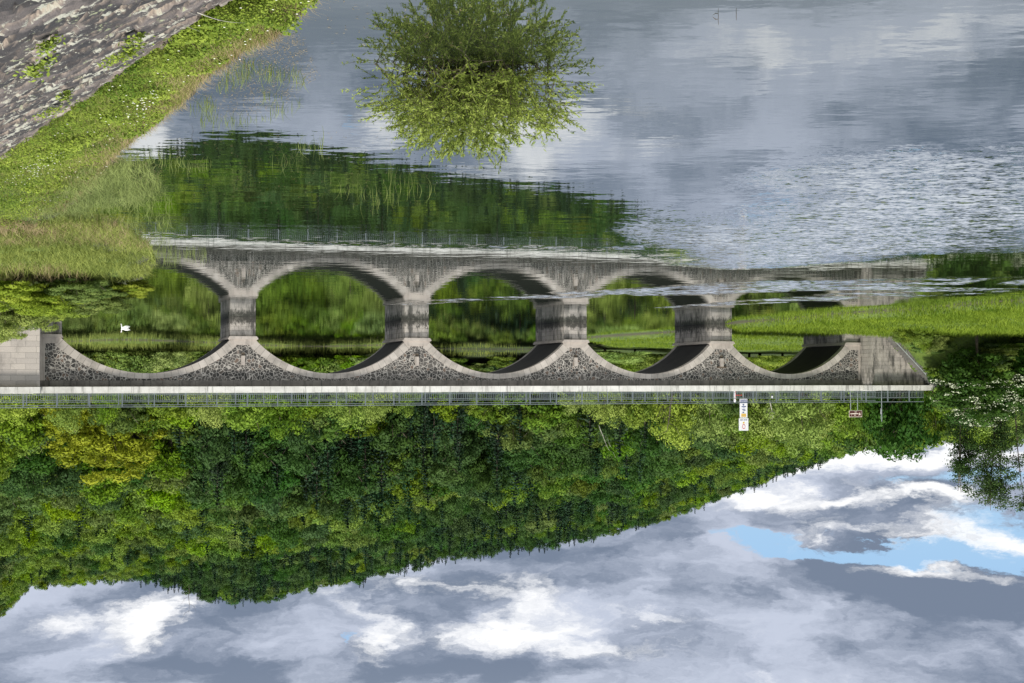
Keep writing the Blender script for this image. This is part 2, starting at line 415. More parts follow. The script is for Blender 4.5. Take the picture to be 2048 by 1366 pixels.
def vnoise(X, Y, scale, seed=0):
    """smooth value noise in numpy"""
    X = X/scale; Y = Y/scale; xi = np.floor(X).astype(np.int64); yi = np.floor(Y).astype(np.int64); fx = X-xi; fy = Y-yi
    def h(a, b_): 
        q = (a*374761393 + b_*668265263 + seed*974634) & 0xffffffff; q = ((q ^ (q >> 13))*1274126177) & 0xffffffff
        return ((q ^ (q >> 16)) & 0xffff) / 65535.0
    u = fx*fx*(3-2*fx); v = fy*fy*(3-2*fy)
    return (h(xi, yi)*(1-u)+h(xi+1, yi)*u)*(1-v) + (h(xi, yi+1)*(1-u)+h(xi+1, yi+1)*u)*v

SKYLINE = [(-900, 1260), (-300, 1290), (-40, 1270), (0, 1250), (40, 1205), (80, 1185), (200, 1172), (280, 1170), (340, 1182), (440, 1214), (520, 1212), (600, 1192), (700, 1176), (800, 1152), (900, 1128), (1000, 1112),
           (1100, 1104), (1200, 1080), (1300, 1054), (1400, 1020), (1460, 996), (1550, 962), (1620, 935), (1700, 905), (1780, 885), (1880, 862), (2048, 850), (2600, 830)]
_sx = np.array([(1024-p[0])/FP for p in SKYLINE])[::-1]; _sy = np.array([(p[1]-758)/FP for p in SKYLINE])[::-1]
DR = 470.0
def ridge(a): return np.interp(a, _sx, _sy)

def height(X, Y):
    X = np.asarray(X, float); Y = np.asarray(Y, float)
    Yc = np.maximum(Y, 1.0); a = X / Yc
    fs = sdist(far_shore, X, Y) + (vnoise(X, Y, 6, 3)-.5)*2.0
    ns = sdist(near_shore, X, Y) + (vnoise(X, Y, .7, 4)-.5)*.35
    z = np.full(X.shape, -1.0)
    zf = -1.0 + 1.35*smooth((fs+3.0)/4.5) + .5*smooth((fs-4)/14) + .9*smooth((fs-25)/30)
    foot = 165 + 22*smooth((.15-a)/.4)
    t = np.clip((Y-foot)/(DR-foot), 0, None)
    Hr = np.maximum(ridge(a)*DR + EYE - 11.0, 1.0)
    prof = np.where(t < 1, 0.10*smooth(t*4) + .90*t**1.08, 1.0 + .04*np.clip(t-1, 0, 1.5))
    zf = np.maximum(zf, np.where(Y > foot, (1.0 + Hr*prof)*smooth((fs+1)/34), -5)) + np.where(Y > foot+20, (vnoise(X, Y, 60, 9)-.5)*8*np.clip(t*3, 0, 1)*(1-np.clip(t*1.0, 0, 1)), 0)
    zf = np.where(fs > -3, zf, -1.0)
    z = np.maximum(z, zf)
    zn = -1.0 + 1.08*smooth((ns+1.2)/1.4) + .17*smooth((ns-.2)/1.2) + .05*(vnoise(X, Y, .5, 5)-.5)
    td = pdist(toe, X, Y); slope = .5 + .14*smooth((Y-50)/30)
    dam = np.where(td > 0, np.minimum(.25 + slope*td, 4.6), -5) - .14
    zn = np.where(ns > -1.2, zn, -1.0); zn = np.maximum(zn, np.where(Y < 130, dam, -5))
    s, w = to_local(X, Y)
    zn = np.where((Y > 60) & (w < -2), -1.0, zn)
    z = np.maximum(z, zn)
    # road embankment beyond the end of the bridge (photo right)
    s0 = B(1757, 672, 1.6)[0]; rise = np.clip((s - s0)*1.0, 0, None) + .75
    top = 4.62; fall = np.maximum(0, w-3.0)*.62 + np.maximum(0, -BW-1.0-w)*.6
    emb = np.minimum(rise, top) - fall - .75*smooth((w-WP0+.3)/.3)*smooth((WP0+1.7-w)/.4)*(s < s0+4.6)
    z = np.maximum(z, np.where((s > s0) & (Y > 60), np.minimum(emb, top), -5))
    # road embankment at the other end
    s1 = -14.0; fall = np.maximum(0, w-1.0)*.6 + np.maximum(0, -BW-.6-w)*1.6
    z = np.maximum(z, np.where((s < s1) & (Y > 55), np.minimum((s1-s)*1.0+.3, 4.6) - fall, -5))
    return z

WP0 = 1.6
def hz(x, y): return float(height(np.array([x]), np.array([y]))[0])

def ground_mat():
    m, b = mat('bank_ground'); pos = b.n('ShaderNodeNewGeometry').outputs['Position']
    n1 = b.noise(pos, .16, 6, .6); n2 = b.noise(pos, 2.6, 6, .65); n3 = b.noise(pos, 14, 4, .6)
    c = b.mix(b.ss(n1, .35, .65), (.055, .105, .010), (.12, .18, .022)); c = b.mix(b.ss(n2, .35, .7, 0, .65), c, (.035, .055, .010))
    c = b.mix(.5, c, b.mix(n3, (.5, .5, .5), (1.5, 1.5, 1.5)), 'MULTIPLY')
    x, y, z = b.sep(pos)
    c = b.mix(b.ss(z, .02, .22, .85, 0), c, (.055, .045, .03))
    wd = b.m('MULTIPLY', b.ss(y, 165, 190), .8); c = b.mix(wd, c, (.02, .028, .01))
    b.put(b.c, c); b.put(b.r, .95); b.put(b.nn, b.bump(b.m('ADD', n2, n3), .8, .12))
    return m

def grid(name, A, Y, zf, m, smooth_=True, attrs=None):
    aa, yy = np.meshgrid(A, Y); X = aa*np.maximum(yy, 20)*.9 + aa*2 if False else aa*yy
    Z = zf(X, yy); n, k = X.shape
    V = np.stack([X, yy, Z], -1).reshape(-1, 3); i = np.arange(n*k).reshape(n, k)
    F = np.stack([i[:-1, :-1], i[:-1, 1:], i[1:, 1:], i[1:, :-1]], -1).reshape(-1, 4)
    return np_mesh(name, V, F, m, smooth=smooth_, attrs={q: f(X, yy).ravel() for q, f in (attrs or {}).items()})

A_ = np.concatenate([np.linspace(-6, -.55, 40), np.linspace(-.54, .54, 430), np.linspace(.55, 6, 40)])
Y_ = np.concatenate([np.geomspace(5, 60, 260), np.geomspace(60.4, 200, 240)[0:], np.geomspace(202, 2600, 110)])
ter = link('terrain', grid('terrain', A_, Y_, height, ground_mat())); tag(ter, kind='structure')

# ---------------------------------------------------------------- water
def seg_mask(line, X, Y, w0, w1):
    """soft streak along a polyline of photo points laid on the water; width in metres grows from w0 to w1"""
    best = np.zeros(X.shape); pts = [G2(*p) for p in line]; n = len(pts)-1
    for i in range(n):
        x0, y0 = pts[i]; x1, y1 = pts[i+1]; dx, dy = x1-x0, y1-y0
        t = np.clip(((X-x0)*dx + (Y-y0)*dy) / (dx*dx+dy*dy), 0, 1); d = np.hypot(X-x0-t*dx, Y-y0-t*dy)
        w = w0 + (w1-w0)*(i+t)/n; best = np.maximum(best, 1 - smooth((d/w-.55)/.9))
    return best

patch = [G2(1280, 482), G2(1310, 458), G2(1375, 424), G2(1450, 380), G2(1520, 345), G2(1700, 318), G2(1900, 318), G2(2300, 305), G2(2300, 475), G2(2048, 492), G2(1900, 505), G2(1750, 522), G2(1640, 534), G2(1500, 534), G2(1380, 520), G2(1290, 502)]
def ripple(X, Y):
    wob = (vnoise(X, Y, 3.0, 21)-.5)*3.0 + (vnoise(X, Y, .9, 22)-.5)*1.6
    q = smooth((sdist(patch, X, Y) + wob + 1.5)/5.0)
    return q*np.clip(.55+.9*vnoise(X, Y, 1.6, 25), 0, 1)
def streak(X, Y):
    wy = (vnoise(X, Y, 5.0, 23)-.5)*3
    q = seg_mask([(800, 612), (960, 600), (1100, 592), (1250, 584), (1400, 578), (1560, 573), (1750, 568), (1950, 566)], X, Y+wy*.9, .8, 3.8)
    q = np.maximum(q, seg_mask([(1330, 616), (1470, 608), (1600, 600), (1750, 592), (1900, 585), (2100, 580)], X, Y+wy*.9, .6, 3.6))
    q = np.maximum(q, .22*seg_mask([(180, 462), (420, 476), (620, 484), (860, 492), (1100, 496), (1250, 500)], X, Y+wy*.15, .35, .7))
    return q*smooth((vnoise(X, Y, 1.3, 26)*.6+vnoise(X*.35, Y, .9, 27)*.5-.32)/.35)*.8

def water_mat():
    m = bpy.data.materials.new('lake_water'); m.use_nodes = True; nt = m.node_tree; nt.nodes.clear(); b = NB(nt); o = b.n('ShaderNodeOutputMaterial')
    geo = b.n('ShaderNodeNewGeometry'); pos = geo.outputs['Position']
    mk = b.n('ShaderNodeAttribute', attribute_name='ripple').outputs['Fac']; sk = b.n('ShaderNodeAttribute', attribute_name='streak').outputs['Fac']
    n1 = b.noise(b.mp(pos, (.55, 1, 1)), .9, 3, .5); n2 = b.noise(b.mp(pos, (.6, 1, 1)), 3.4, 3, .5)
    calm = b.bump(b.m('ADD', b.m('MULTIPLY', n1, .0045), b.m('MULTIPLY', n2, .0007)), 1.0, 1.0)
    def tilt(scale, detail, ax, ay, k, off):
        c = b.noise(b.mp(pos, (.55, 1, 1), off), scale, detail, .55, .4, col=True); v = b.n('ShaderNodeVectorMath', operation='SUBTRACT'); b.L.new(c, v.inputs[0]); v.inputs[1].default_value = (.5, .572, .5)
        q = b.n('ShaderNodeVectorMath', operation='MULTIPLY'); b.L.new(v.outputs[0], q.inputs[0]); b.L.new(b.xyz(b.m('MULTIPLY', k, ax), b.m('MULTIPLY', k, ay), 0.0), q.inputs[1]); return q.outputs[0]
    nrm = calm
    for t in (tilt(4.6, 2, .14, .50, mk, (0, 0, 0)), tilt(14.0, 1, .10, .50, mk, (9, 3, 0)), tilt(4.5, 2, .25, 1.0, sk, (4, 7, 0))):
        a_ = b.n('ShaderNodeVectorMath', operation='ADD'); b.L.new(nrm, a_.inputs[0]); b.L.new(t, a_.inputs[1]); nrm = a_.outputs[0]
    nz = b.n('ShaderNodeVectorMath', operation='NORMALIZE'); b.L.new(nrm, nz.inputs[0]); nrm = nz.outputs[0]
    df = b.n('ShaderNodeBsdfDiffuse'); b.put(df.inputs['Color'], (.016, .024, .010))
    gl = b.n('ShaderNodeBsdfGlossy'); b.put(gl.inputs['Roughness'], .0); b.put(gl.inputs['Color'], (.96, .98, 1.0)); b.L.new(nrm, gl.inputs['Normal'])
    fr = b.n('ShaderNodeFresnel'); fr.inputs['IOR'].default_value = 1.333
    ms = b.n('ShaderNodeMixShader'); b.L.new(b.m('POWER', fr.outputs[0], .38), ms.inputs[0]); b.L.new(df.outputs[0], ms.inputs[1]); b.L.new(gl.outputs[0], ms.inputs[2]); b.L.new(ms.outputs[0], o.inputs[0])
    return m
YW = np.concatenate([np.linspace(-14, 6, 12), np.geomspace(6.5, 22, 60), np.geomspace(22.1, 130, 560), np.geomspace(131, 2600, 60)])
def water_grid():
    aa = np.concatenate([np.linspace(-6, -.55, 30), np.linspace(-.54, .5, 420), np.linspace(.52, 6, 30)])
    A2, YY = np.meshgrid(aa, YW); X = A2*np.maximum(YY, 30); n, k = X.shape
    V = np.stack([X, YY, np.zeros_like(X)], -1).reshape(-1, 3); i = np.arange(n*k).reshape(n, k)
    F = np.stack([i[:-1, :-1], i[:-1, 1:], i[1:, 1:], i[1:, :-1]], -1).reshape(-1, 4)
    return np_mesh('water', V, F, water_mat(), attrs={'ripple': ripple(X, YY).ravel(), 'streak': streak(X, YY).ravel()})
wat = link('water', water_grid()); tag(wat, kind='structure')

# ---------------------------------------------------------------- the bridge
def arc(sa, sb, z0, z1, n=40):
    c = (sa+sb)/2; hw = (sb-sa)/2; r = z1-z0; Rr = (hw*hw+r*r)/(2*r); zc = z1-Rr; th = math.asin(hw/Rr)
    return [(c+Rr*math.sin(-th+2*th*i/n), zc+Rr*math.cos(-th+2*th*i/n), -th+2*th*i/n, Rr) for i in range(n+1)]

br = empty('arch_bridge', (BP[0], BP[1], 0), BRZ)
tag(br, 'long stone bridge of five low arches with dark rubble spandrels and pale parapet', 'bridge')
piers = [(B(461, 660)[0], B(511.5, 660)[0]), (B(810, 660)[0], B(857.5, 660)[0]), (B(1128.5, 660)[0], B(1173.5, 660)[0]), (B(1421, 660)[0], B(1464, 660)[0])]
SL = B(123, 650)[0]; SR = B(1690, 680)[0]; SLE = B(79, 700)[0]; SRE = B(1718, 720)[0]
S_END = B(1852, 780, .35)[0]; S_BEG = -22.0
spans = [(SL, piers[0][0])] + [(piers[i][1], piers[i+1][0]) for i in range(3)] + [(piers[3][1], SR)]
print('piers', piers, 'spans', [round(b_-a_, 2) for a_, b_ in spans], 'ends', SLE, SRE, S_END)

def ring_t(th, thm): return .36 + .22*(abs(th)/thm)**1.3
def make_ring(sa, sb, y0, y1, name='arch_ring'):
    A = arc(sa-.0, sb+.0, ZS, ZC, 44); thm = abs(A[0][2]); V = []; F = []; UV = []
    for (s, z, th, Rr) in A:
        t = ring_t(th, thm); dx, dz = math.sin(th), math.cos(th)
        V += [(s, y0, z), (s, y1, z), (s+dx*t, y1, z+dz*t), (s+dx*t, y0, z+dz*t)]; UV.append((th*Rr+50.0, t))
    n = len(A)
    for i in range(n-1):
        a = i*4; c = a+4
        for k in range(4): F.append((a+k, a+(k+1) % 4, c+(k+1) % 4, c+k))
    F += [(3, 2, 1, 0), (4*n-4, 4*n-3, 4*n-2, 4*n-1)]
    me = bpy.data.meshes.new(name); me.from_pydata(V, [], F); fix_normals(me); me.materials.append(M['ring'])
    uvl = me.uv_layers.new(name='UVMap')
    for lp in me.loops:
        k = lp.vertex_index; uvl.data[lp.index].uv = (UV[k//4][0], 0 if k % 4 in (0, 1) else UV[k//4][1])
    return link(name, me, br)

def extr(s):        # top of the ring at s, or spring height over piers
    for sa, sb in spans:
        c = (sa+sb)/2; hw = (sb-sa)/2
        if abs(s-c) < hw + .58:
            A = arc(sa, sb, ZS, ZC, 60); thm = abs(A[0][2]); xs = []; zs = []
            for (q, z, th, Rr) in A:
                t = ring_t(th, thm); xs.append(q+math.sin(th)*t); zs.append(z+math.cos(th)*t)
            if xs[0] <= s <= xs[-1]: return float(np.interp(s, xs, zs))
    return None
def make_spandrel(y0, y1):
    V = []; F = []; ss = np.linspace(SLE, SRE, 640); prev = None
    for s in ss:
        lo = extr(s)
        if lo is None: lo = ZS+.15
        lo = min(lo-.06, ZB)
        i = len(V); V += [(s, y0, lo), (s, y1, lo), (s, y1, ZB), (s, y0, ZB)]
        if prev is not None:
            for k in range(4): F.append((prev+k, prev+(k+1) % 4, i+(k+1) % 4, i+k))
        prev = i
    F += [(0, 3, 2, 1), (prev, prev+1, prev+2, prev+3)]
    me = bpy.data.meshes.new('spandrel_wall'); me.from_pydata(V, [], F); fix_normals(me); me.materials.append(M['rubble'])
    return link('spandrel_wall', me, br)

make_spandrel(-.45, -.04); make_spandrel(-BW+.04, -BW+.45)
for sa, sb in spans:
    make_ring(sa, sb, -.50, 0.0); make_ring(sa, sb, -BW, -BW+.5)
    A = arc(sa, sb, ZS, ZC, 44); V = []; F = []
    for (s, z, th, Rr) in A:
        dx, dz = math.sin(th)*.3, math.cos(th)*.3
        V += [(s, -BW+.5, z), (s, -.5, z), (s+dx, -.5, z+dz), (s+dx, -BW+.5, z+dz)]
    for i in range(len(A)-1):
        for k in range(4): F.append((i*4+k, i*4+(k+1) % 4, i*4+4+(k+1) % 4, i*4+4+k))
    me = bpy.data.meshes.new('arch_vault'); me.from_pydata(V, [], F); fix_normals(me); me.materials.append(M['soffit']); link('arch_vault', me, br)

for i, (a, b_) in enumerate(piers):
    m = MB(); m.prism([(a-.02, -1.4), (b_+.02, -1.4), (b_, ZS-.24), (a, ZS-.24)], -BW+.02, -.02)
    pr = m.build('pier', M['ashlar'], br, bevel=.02)
    c = MB(); c.prism([(a-.06, ZS-.24), (b_+.06, ZS-.24), (b_+.16, ZS-.10), (b_+.16, ZS-.03), (a-.16, ZS-.03), (a-.16, ZS-.10)], -BW-.16, .16)
    mid = (a+b_)/2; c.prism([(a-.12, ZS-.03), (b_+.12, ZS-.03), (b_-.18, ZS+.34), (a+.18, ZS+.34)], -.30, .035)
    c.build('pier_cap', M['cap'], pr, bevel=.012)
    f = MB(); f.box(mid-.13, mid+.13, -.2, .14, 2.62, 3.25)
    dsn = f.build('drain_stone', M['cap'], br, bevel=.01)
    f = MB(); f.box(mid-.10, mid+.10, -.2, .08, 2.42, 2.62)
    if i == 3: MB().box(mid-.40, mid+.40, -.2, .06, 3.25, 3.37).build('lintel_stone', M['bark'], br)
    f.build('drain_stone_base', M['brown_stone'] if 'brown_stone' in M else M['bark'], dsn)
def abut(a, b_, name='abutment'):
    m = MB(); m.box(a, b_, -BW+.02, -.02, -1.2, ZS-.24); o = m.build(name, M['ashlar'], br, bevel=.02)
    c = MB(); c.prism([(a-.0, ZS-.24), (b_+.0, ZS-.24), (b_+.12 if b_ < 0 else b_, ZS-.03), (a-.12 if a > 0 else a, ZS-.03)], -BW-.12, .12); c.build('pier_cap', M['cap'], o)
    return o
abut(SLE-.3, SL); abut(SR, SRE+.5)
# ashlar quoins where the spandrel meets the end walls
q = MB(); q.box(SLE-.5, SLE+.34, -.5, .0, ZS-.03, ZB); q.prism([(SLE+.34, ZS-.03), (SL+.02, ZS-.03), (SL-.25, ZS+.34), (SLE+.34, ZS+.34)], -.5, .0)
q.build('quoin', M['cap'], br)
q = MB(); q.box(SRE-.05, SRE+1.6, -.5, .0, ZS-.03, ZB); q.prism([(SR-.02, ZS-.03), (SRE-.05, ZS-.03), (SRE-.05, ZS+.34), (SR+.25, ZS+.34)], -.5, .0)
q.build('quoin', M['cap'], br)
# beam, parapet slab, carriageway
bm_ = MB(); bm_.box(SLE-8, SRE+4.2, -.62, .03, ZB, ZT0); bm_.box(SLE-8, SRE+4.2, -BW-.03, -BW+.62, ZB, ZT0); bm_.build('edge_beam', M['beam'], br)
cv = MB(); cw_ = MB(); x = S_BEG; i = 0
while x < S_END:
    x1 = min(x+3.0, S_END); e = .006*((i*7) % 3); cv.box(x+.006, x1-.006, -.35, .42+e, ZT0, ZT1+e); cw_.box(x+.006, x1-.006, -BW-.42, -BW+.35, ZT0, ZT1); x = x1; i += 1
cv.build('parapet_slab', M['slab'], br); cw_.build('parapet_slab', M['slab'], br)
dk = MB(); dk.box(S_BEG, S_END+3, -BW+.352, -.352, ZT0-.3, ZT0+.22); dk.build('carriageway', M['asphalt'], br)

# railings: 2 m panels with balusters
def railing(y, s0, s1):
    m = MB(); m.box(s0, s1, y-.03, y+.03, ZR-.05, ZR); m.box(s0, s1, y-.015, y+.015, ZT1+.56, ZT1+.60); m.box(s0, s1, y-.015, y+.015, ZT1+.10, ZT1+.135)
    s = s0+.14
    while s < s1:
        m.box(s-.009, s+.009, y-.009, y+.009, ZT1+.135, ZT1+.56); s += .14
    r_ = m.build('railing', M['rail'], br)
    s = s0+.3; proto = None
    while s < s1:
        if proto is None:
            p = MB(); p.box(-.035, .035, -.035, .035, 0, ZR-.05-ZT1); p.box(-.08, .08, -.06, .06, 0, .04); proto = p.build('railing_post', M['rail'], r_); o = proto
        else:
            o = proto.copy(); COL.objects.link(o); o.parent = r_
        o.location = (s, y, ZT1); s += 2.02
railing(.22, -20.0, S_END-.15); railing(-BW-.2, -20.0, S_END-.15)

# wing walls, stepping forward of the bridge face
WP = 1.6
w = MB(); s0 = B(1743.5, 700, WP)[0]; s1 = B(1757, 672, WP)[0]; s2 = B(1845, 772, WP)[0]
w.prism([(s0, -.3), (s1+.4, -.3), (s2+1.2, 3.6), (s2+1.2, ZT0-.004), (s0, ZT0-.004)], -.6, WP); ww = w.build('wing_wall', M['ashlar'], br, bevel=.02)
c = MB(); c.box(s0-.05, s2+1.2, -.34, WP+.42, ZT0, ZT1-.02); c.build('wing_coping', M['slab'], ww)
w = MB(); sl = B(79.5, 700, WP)[0]; w.box(sl-8, sl, -.6, WP, -.5, ZT0-.004); ww = w.build('wing_wall', M['pale_ashlar'], br, bevel=.02)
c = MB(); c.box(sl-8, sl+.05, .425, WP+.4, ZT0, ZT1-.02); c.build('wing_coping', M['slab'], ww)

# outside stair against the right wing wall
st = empty('outside_stair', (BP[0], BP[1], 0), BRZ); tag(st, 'steep flight of concrete steps with a handrail climbing beside the wing wall', 'stairs')
z0 = .35; n = 22; run = (s2+.7 - s1)/n; rise = (ZT0-z0)/n; m = MB()
for i in range(n):
    m.box(s1+run*i, s1+run*(i+1)+.05, WP+.01, WP+1.25, z0+rise*i-.9, z0+rise*(i+1))
m.build('steps', M['stairs'], st)
m = MB(); m.tube([(s1+.75, WP+1.18, z0+.95), (s2+1.5, WP+1.18, ZT0+1.0), (s2+2.6, WP+1.18, ZT0+1.1)], .03, 6)
for i in range(6):
    t = i/5; q = s1-.1+(s2+.8-s1)*t; zz = z0+(ZT0-z0)*t; q += .85; m.tube([(q, WP+1.18, zz-.5), (q, WP+1.18, zz+.96)], .025, 6)
m.build('handrail', M['post_metal'], st)

# ---------------------------------------------------------------- signs and posts on the bridge
def put(px, py, w):     # bridge-side position for a photo x, w metres in front of the face
    s, z = B(px, py, w); X, Y = from_local(s, w); return X, Y, z
ROT = BRZ + math.pi     # sign faces look back at the viewer
X, Y, _ = put(1487, 800, -.9)
t = empty('notice_sign', (X, Y, ZT0+.22), ROT); tag(t, 'tall white notice board with blue heading and yellow box below a square red ring plate', 'sign')
K = Y/FP
zz = lambda y: EYE + (y-758)*K - (ZT0+.22)
m = MB(); m.tube([(0, .06, 0), (0, .06, zz(858))], .035, 8); m.build('post', M['post_metal'], t)
m = MB(); m.box(-.33, .33, -.01, .02, zz(797.5), zz(835)); bd = m.build('notice_board', M['white'], t, bevel=.006)
m = MB()
for i in range(8): m.box(-.29+i*.075, -.245+i*.075, -.02, -.012, zz(799), zz(803.5))
m.box(-.33, .33, -.016, -.0115, zz(804), zz(804.9)); m.build('heading', M['blue'], bd)
m = MB()
for (a_, b2, y0, y1) in ((-.05, .09, 808, 809.5), (-.02, .07, 809.8, 811), (-.20, .18, 812.4, 814), (-.10, .08, 815.5, 816.4), (-.14, .14, 818.5, 819.7), (-.16, .04, 820.6, 821.6), (-.03, .10, 823.5, 826)):
    m.box(a_, b2, -.018, -.012, zz(y0), zz(y1))
m.build('lettering', M['blue'], bd)
m = MB(); m.box(-.21, .21, -.018, -.0125, zz(827.4), zz(829.8)); m.box(-.21, .21, -.018, -.0125, zz(830.6), zz(833.4)); m.build('yellow_box', M['yellow'], bd)
m = MB(); m.box(-.41, .41, -.012, .02, zz(836.2), zz(861)); b2_ = m.build('ring_plate', M['white'], t, bevel=.006)
m = MB(); pts = []; cz = zz(853); V = []; F = []
for i in range(25):
    a_ = 2*math.pi*i/24; V += [(math.cos(a_)*.135, -.02, cz+math.sin(a_)*.19), (math.cos(a_)*.10, -.02, cz+math.sin(a_)*.15), (math.cos(a_)*.10, -.0125, cz+math.sin(a_)*.15), (math.cos(a_)*.135, -.0125, cz+math.sin(a_)*.19)]
for i in range(24):
    for k in range(4): F.append((i*4+k, i*4+(k+1) % 4, i*4+4+(k+1) % 4, i*4+4+k))
m.v = V; m.f = F; m.build('red_ring', M['red'], b2_)
m = MB(); m.box(-.07, .07, -.018, -.0125, zz(844), zz(847)); m.build('orange_mark', M['yellow'], b2_)
m = MB()
for (a_, b3) in ((-.30, -.18), (-.15, -.03), (.04, .12), (.15, .31)): m.box(a_, b3, -.018, -.0125, zz(839), zz(840.6))
m.build('lettering', M['blue'], b2_)

X, Y, _ = put(1469.5, 790, -.7); t = empty('marker_post', (X, Y, ZT0+.22), ROT); tag(t, 'short white and red marker post with a red rail joined to the sign', 'post')
m = MB(); m.box(-.075, .075, -.05, .05, 0, .98); m.prism([(-.075, .98), (.075, .98), (.03, 1.08), (-.03, 1.08)], -.05, .05); m.build('body', M['white'], t)
m = MB(); m.box(-.079, -.03, -.054, -.0505, .12, .86); m.build('red_stripe', M['red'], t)
m = MB(); m.box(-.62, -.08, -.03, .03, .50, .56); m.build('rail', M['red'], t)

X, Y, _ = put(1711, 825, -.9); K = Y/FP; base = ZT0+.22
t = empty('brown_tourist_sign', (X, Y, base), ROT); tag(t, 'wide dark brown sign with cream border on two thin posts', 'sign')
zz = lambda y: EYE + (y-758)*K - base
m = MB()
m.tube([(.43, .04, 0), (.43, .04, zz(823))], .03, 8); m.build('post', M['post_metal'], t)
m = MB(); m.tube([(-.22, .04, 0), (-.22, .04, zz(823))], .03, 8); m.build('post', M['post_metal'], t)
m = MB(); m.box(-.60, .60, -.01, .015, zz(821), zz(834)); bd = m.build('frame', M['cream'], t, bevel=.004)
m = MB(); m.box(-.565, .565, -.02, -.0105, zz(822), zz(833)); pn = m.build('panel', M['brown'], bd)
m = MB(); m.box(-.25, .50, -.026, -.0205, zz(826.2), zz(828.2)); m.box(-.02, .16, -.026, -.0205, zz(829.4), zz(830.8)); m.box(-.10, .10, -.026, -.0205, zz(823.3), zz(824.5)); m.box(.36, .40, -.026, -.0205, zz(829.2), zz(831))
m.prism([(-.46, zz(830.5)), (-.40, zz(824.5)), (-.30, zz(827)), (-.26, zz(831.5)), (-.36, zz(830))][::-1], -.026, -.0205); m.build('lettering', M['cream'], pn)

X, Y, _ = put(1763, 800, -.9); t = empty('sign_pole', (X, Y, base), R(101.5)); tag(t, 'slim grey pole with two small signs seen edge on near the end of the bridge', 'sign')
zz = lambda y: EYE + (y-758)*Y/FP - base
m = MB(); m.tube([(0, 0, 0), (-.03, 0, zz(820)), (-.08, 0, zz(843))], .032, 8); m.build('pole', M['post_metal'], t)
m = MB()
for i in range(16):
    pass
m.tube([(-.05, -.06, zz(822.4)), (-.05, -.075, zz(822.4))], .26, 20); m.build('round_plate', M['white'], t)
m = MB(); m.box(-.25, .12, -.075, -.06, zz(831), zz(838)); m.build('lower_plate', M['post_metal'], t)
X, Y, _ = put(1544, 794, -BW-.1); t = MB().box(-.09, .09, -.012, .012, -.09, .09).build('small_plate', M['white']); t.location = put(1544, 794, -BW-.1); t.rotation_euler = (0, 0, ROT)
tag(t, 'tiny square white plate hanging on the far railing of the bridge', 'sign')

# ---------------------------------------------------------------- swan
def lathe_body():
    prof = [(-.34, .0, .10, .01, .01), (-.30, 0, .10, .05, .035), (-.22, 0, .09, .11, .08), (-.08, 0, .08, .15, .12), (.08, 0, .07, .155, .125), (.19, 0, .07, .12, .10), (.26, 0, .08, .065, .06), (.285, 0, .11, .04, .04),
            (.29, 0, .17, .042, .042), (.285, 0, .24, .038, .038), (.28, 0, .30, .037, .037), (.285, 0, .345, .040, .040), (.31, 0, .36, .038, .038), (.35, 0, .355, .020, .02), (.375, 0, .348, .008, .01)]
    V = []; F = []; n = 14
    for j, (x, y, z, ry, rz_) in enumerate(prof):
        a0 = prof[max(j-1, 0)]; a1 = prof[min(j+1, len(prof)-1)]; t = Vector((a1[0]-a0[0], 0, a1[2]-a0[2])).normalized(); up = Vector((-t.z, 0, t.x))
        for k in range(n):
            th = 2*math.pi*k/n; q = Vector((x, 0, z)) + Vector((0, 1, 0))*ry*math.cos(th) + up*rz_*math.sin(th); V.append(tuple(q))
    for j in range(len(prof)-1):
        for k in range(n): F.append((j*n+k, j*n+(k+1) % n, (j+1)*n+(k+1) % n, (j+1)*n+k))
    F.append(tuple(range(n))); F.append(tuple(range((len(prof)-1)*n, len(prof)*n)))
    me = bpy.data.meshes.new('body'); me.from_pydata(V, [], F); fix_normals(me); me.materials.append(M['swan'])
    for p in me.polygons: p.use_smooth = True
    return me
g = gr(250, 656.5); sw = empty('swan', (g.x, g.y, -.05)); sw.scale = (1.0, 1.0, 1.0); tag(sw, 'small white swan gliding on the dark green water under the first arch', 'swan')
bo = link('body', lathe_body(), sw); bo.modifiers.new('s', 'SUBSURF').levels = 1
m = MB(); m.tube([(.37, 0, .350), (.40, 0, .340), (.43, 0, .328)], [.014, .011, .004], 8); m.build('bill', M['orange'], bo, True)
for sgn in (-1, 1):
    m = MB(); m.tube([(.12, sgn*.08, .13), (-.05, sgn*.10, .19), (-.22, sgn*.07, .20), (-.38, sgn*.03, .19)], [.03, .05, .04, .01], 8); m.build('wing', M['swan'], bo, True)
m = MB(); m.tube([(-.28, 0, .13), (-.36, 0, .165), (-.43, 0, .20)], [.06, .04, .008], 8); m.build('tail', M['swan'], bo, True)

# ---------------------------------------------------------------- leaf-built vegetation
def unit(v): return v / np.maximum(np.linalg.norm(v, axis=-1, keepdims=True), 1e-9)
def leaves(C, D, N, L, Wd):
    """diamond leaves: centre, direction, normal, length, width"""
    D = unit(D); S = unit(np.cross(D, N)); L = np.asarray(L).reshape(-1, 1); Wd = np.asarray(Wd).reshape(-1, 1)
    V = np.stack([C-D*L*.5, C+S*Wd*.5-D*L*.05, C+D*L*.5, C-S*Wd*.5-D*L*.05], 1).reshape(-1, 3)
    F = np.arange(len(C)*4).reshape(-1, 4)
    return V, F
def rand_unit(n, rng): v = rng.normal(size=(n, 3)); return unit(v)

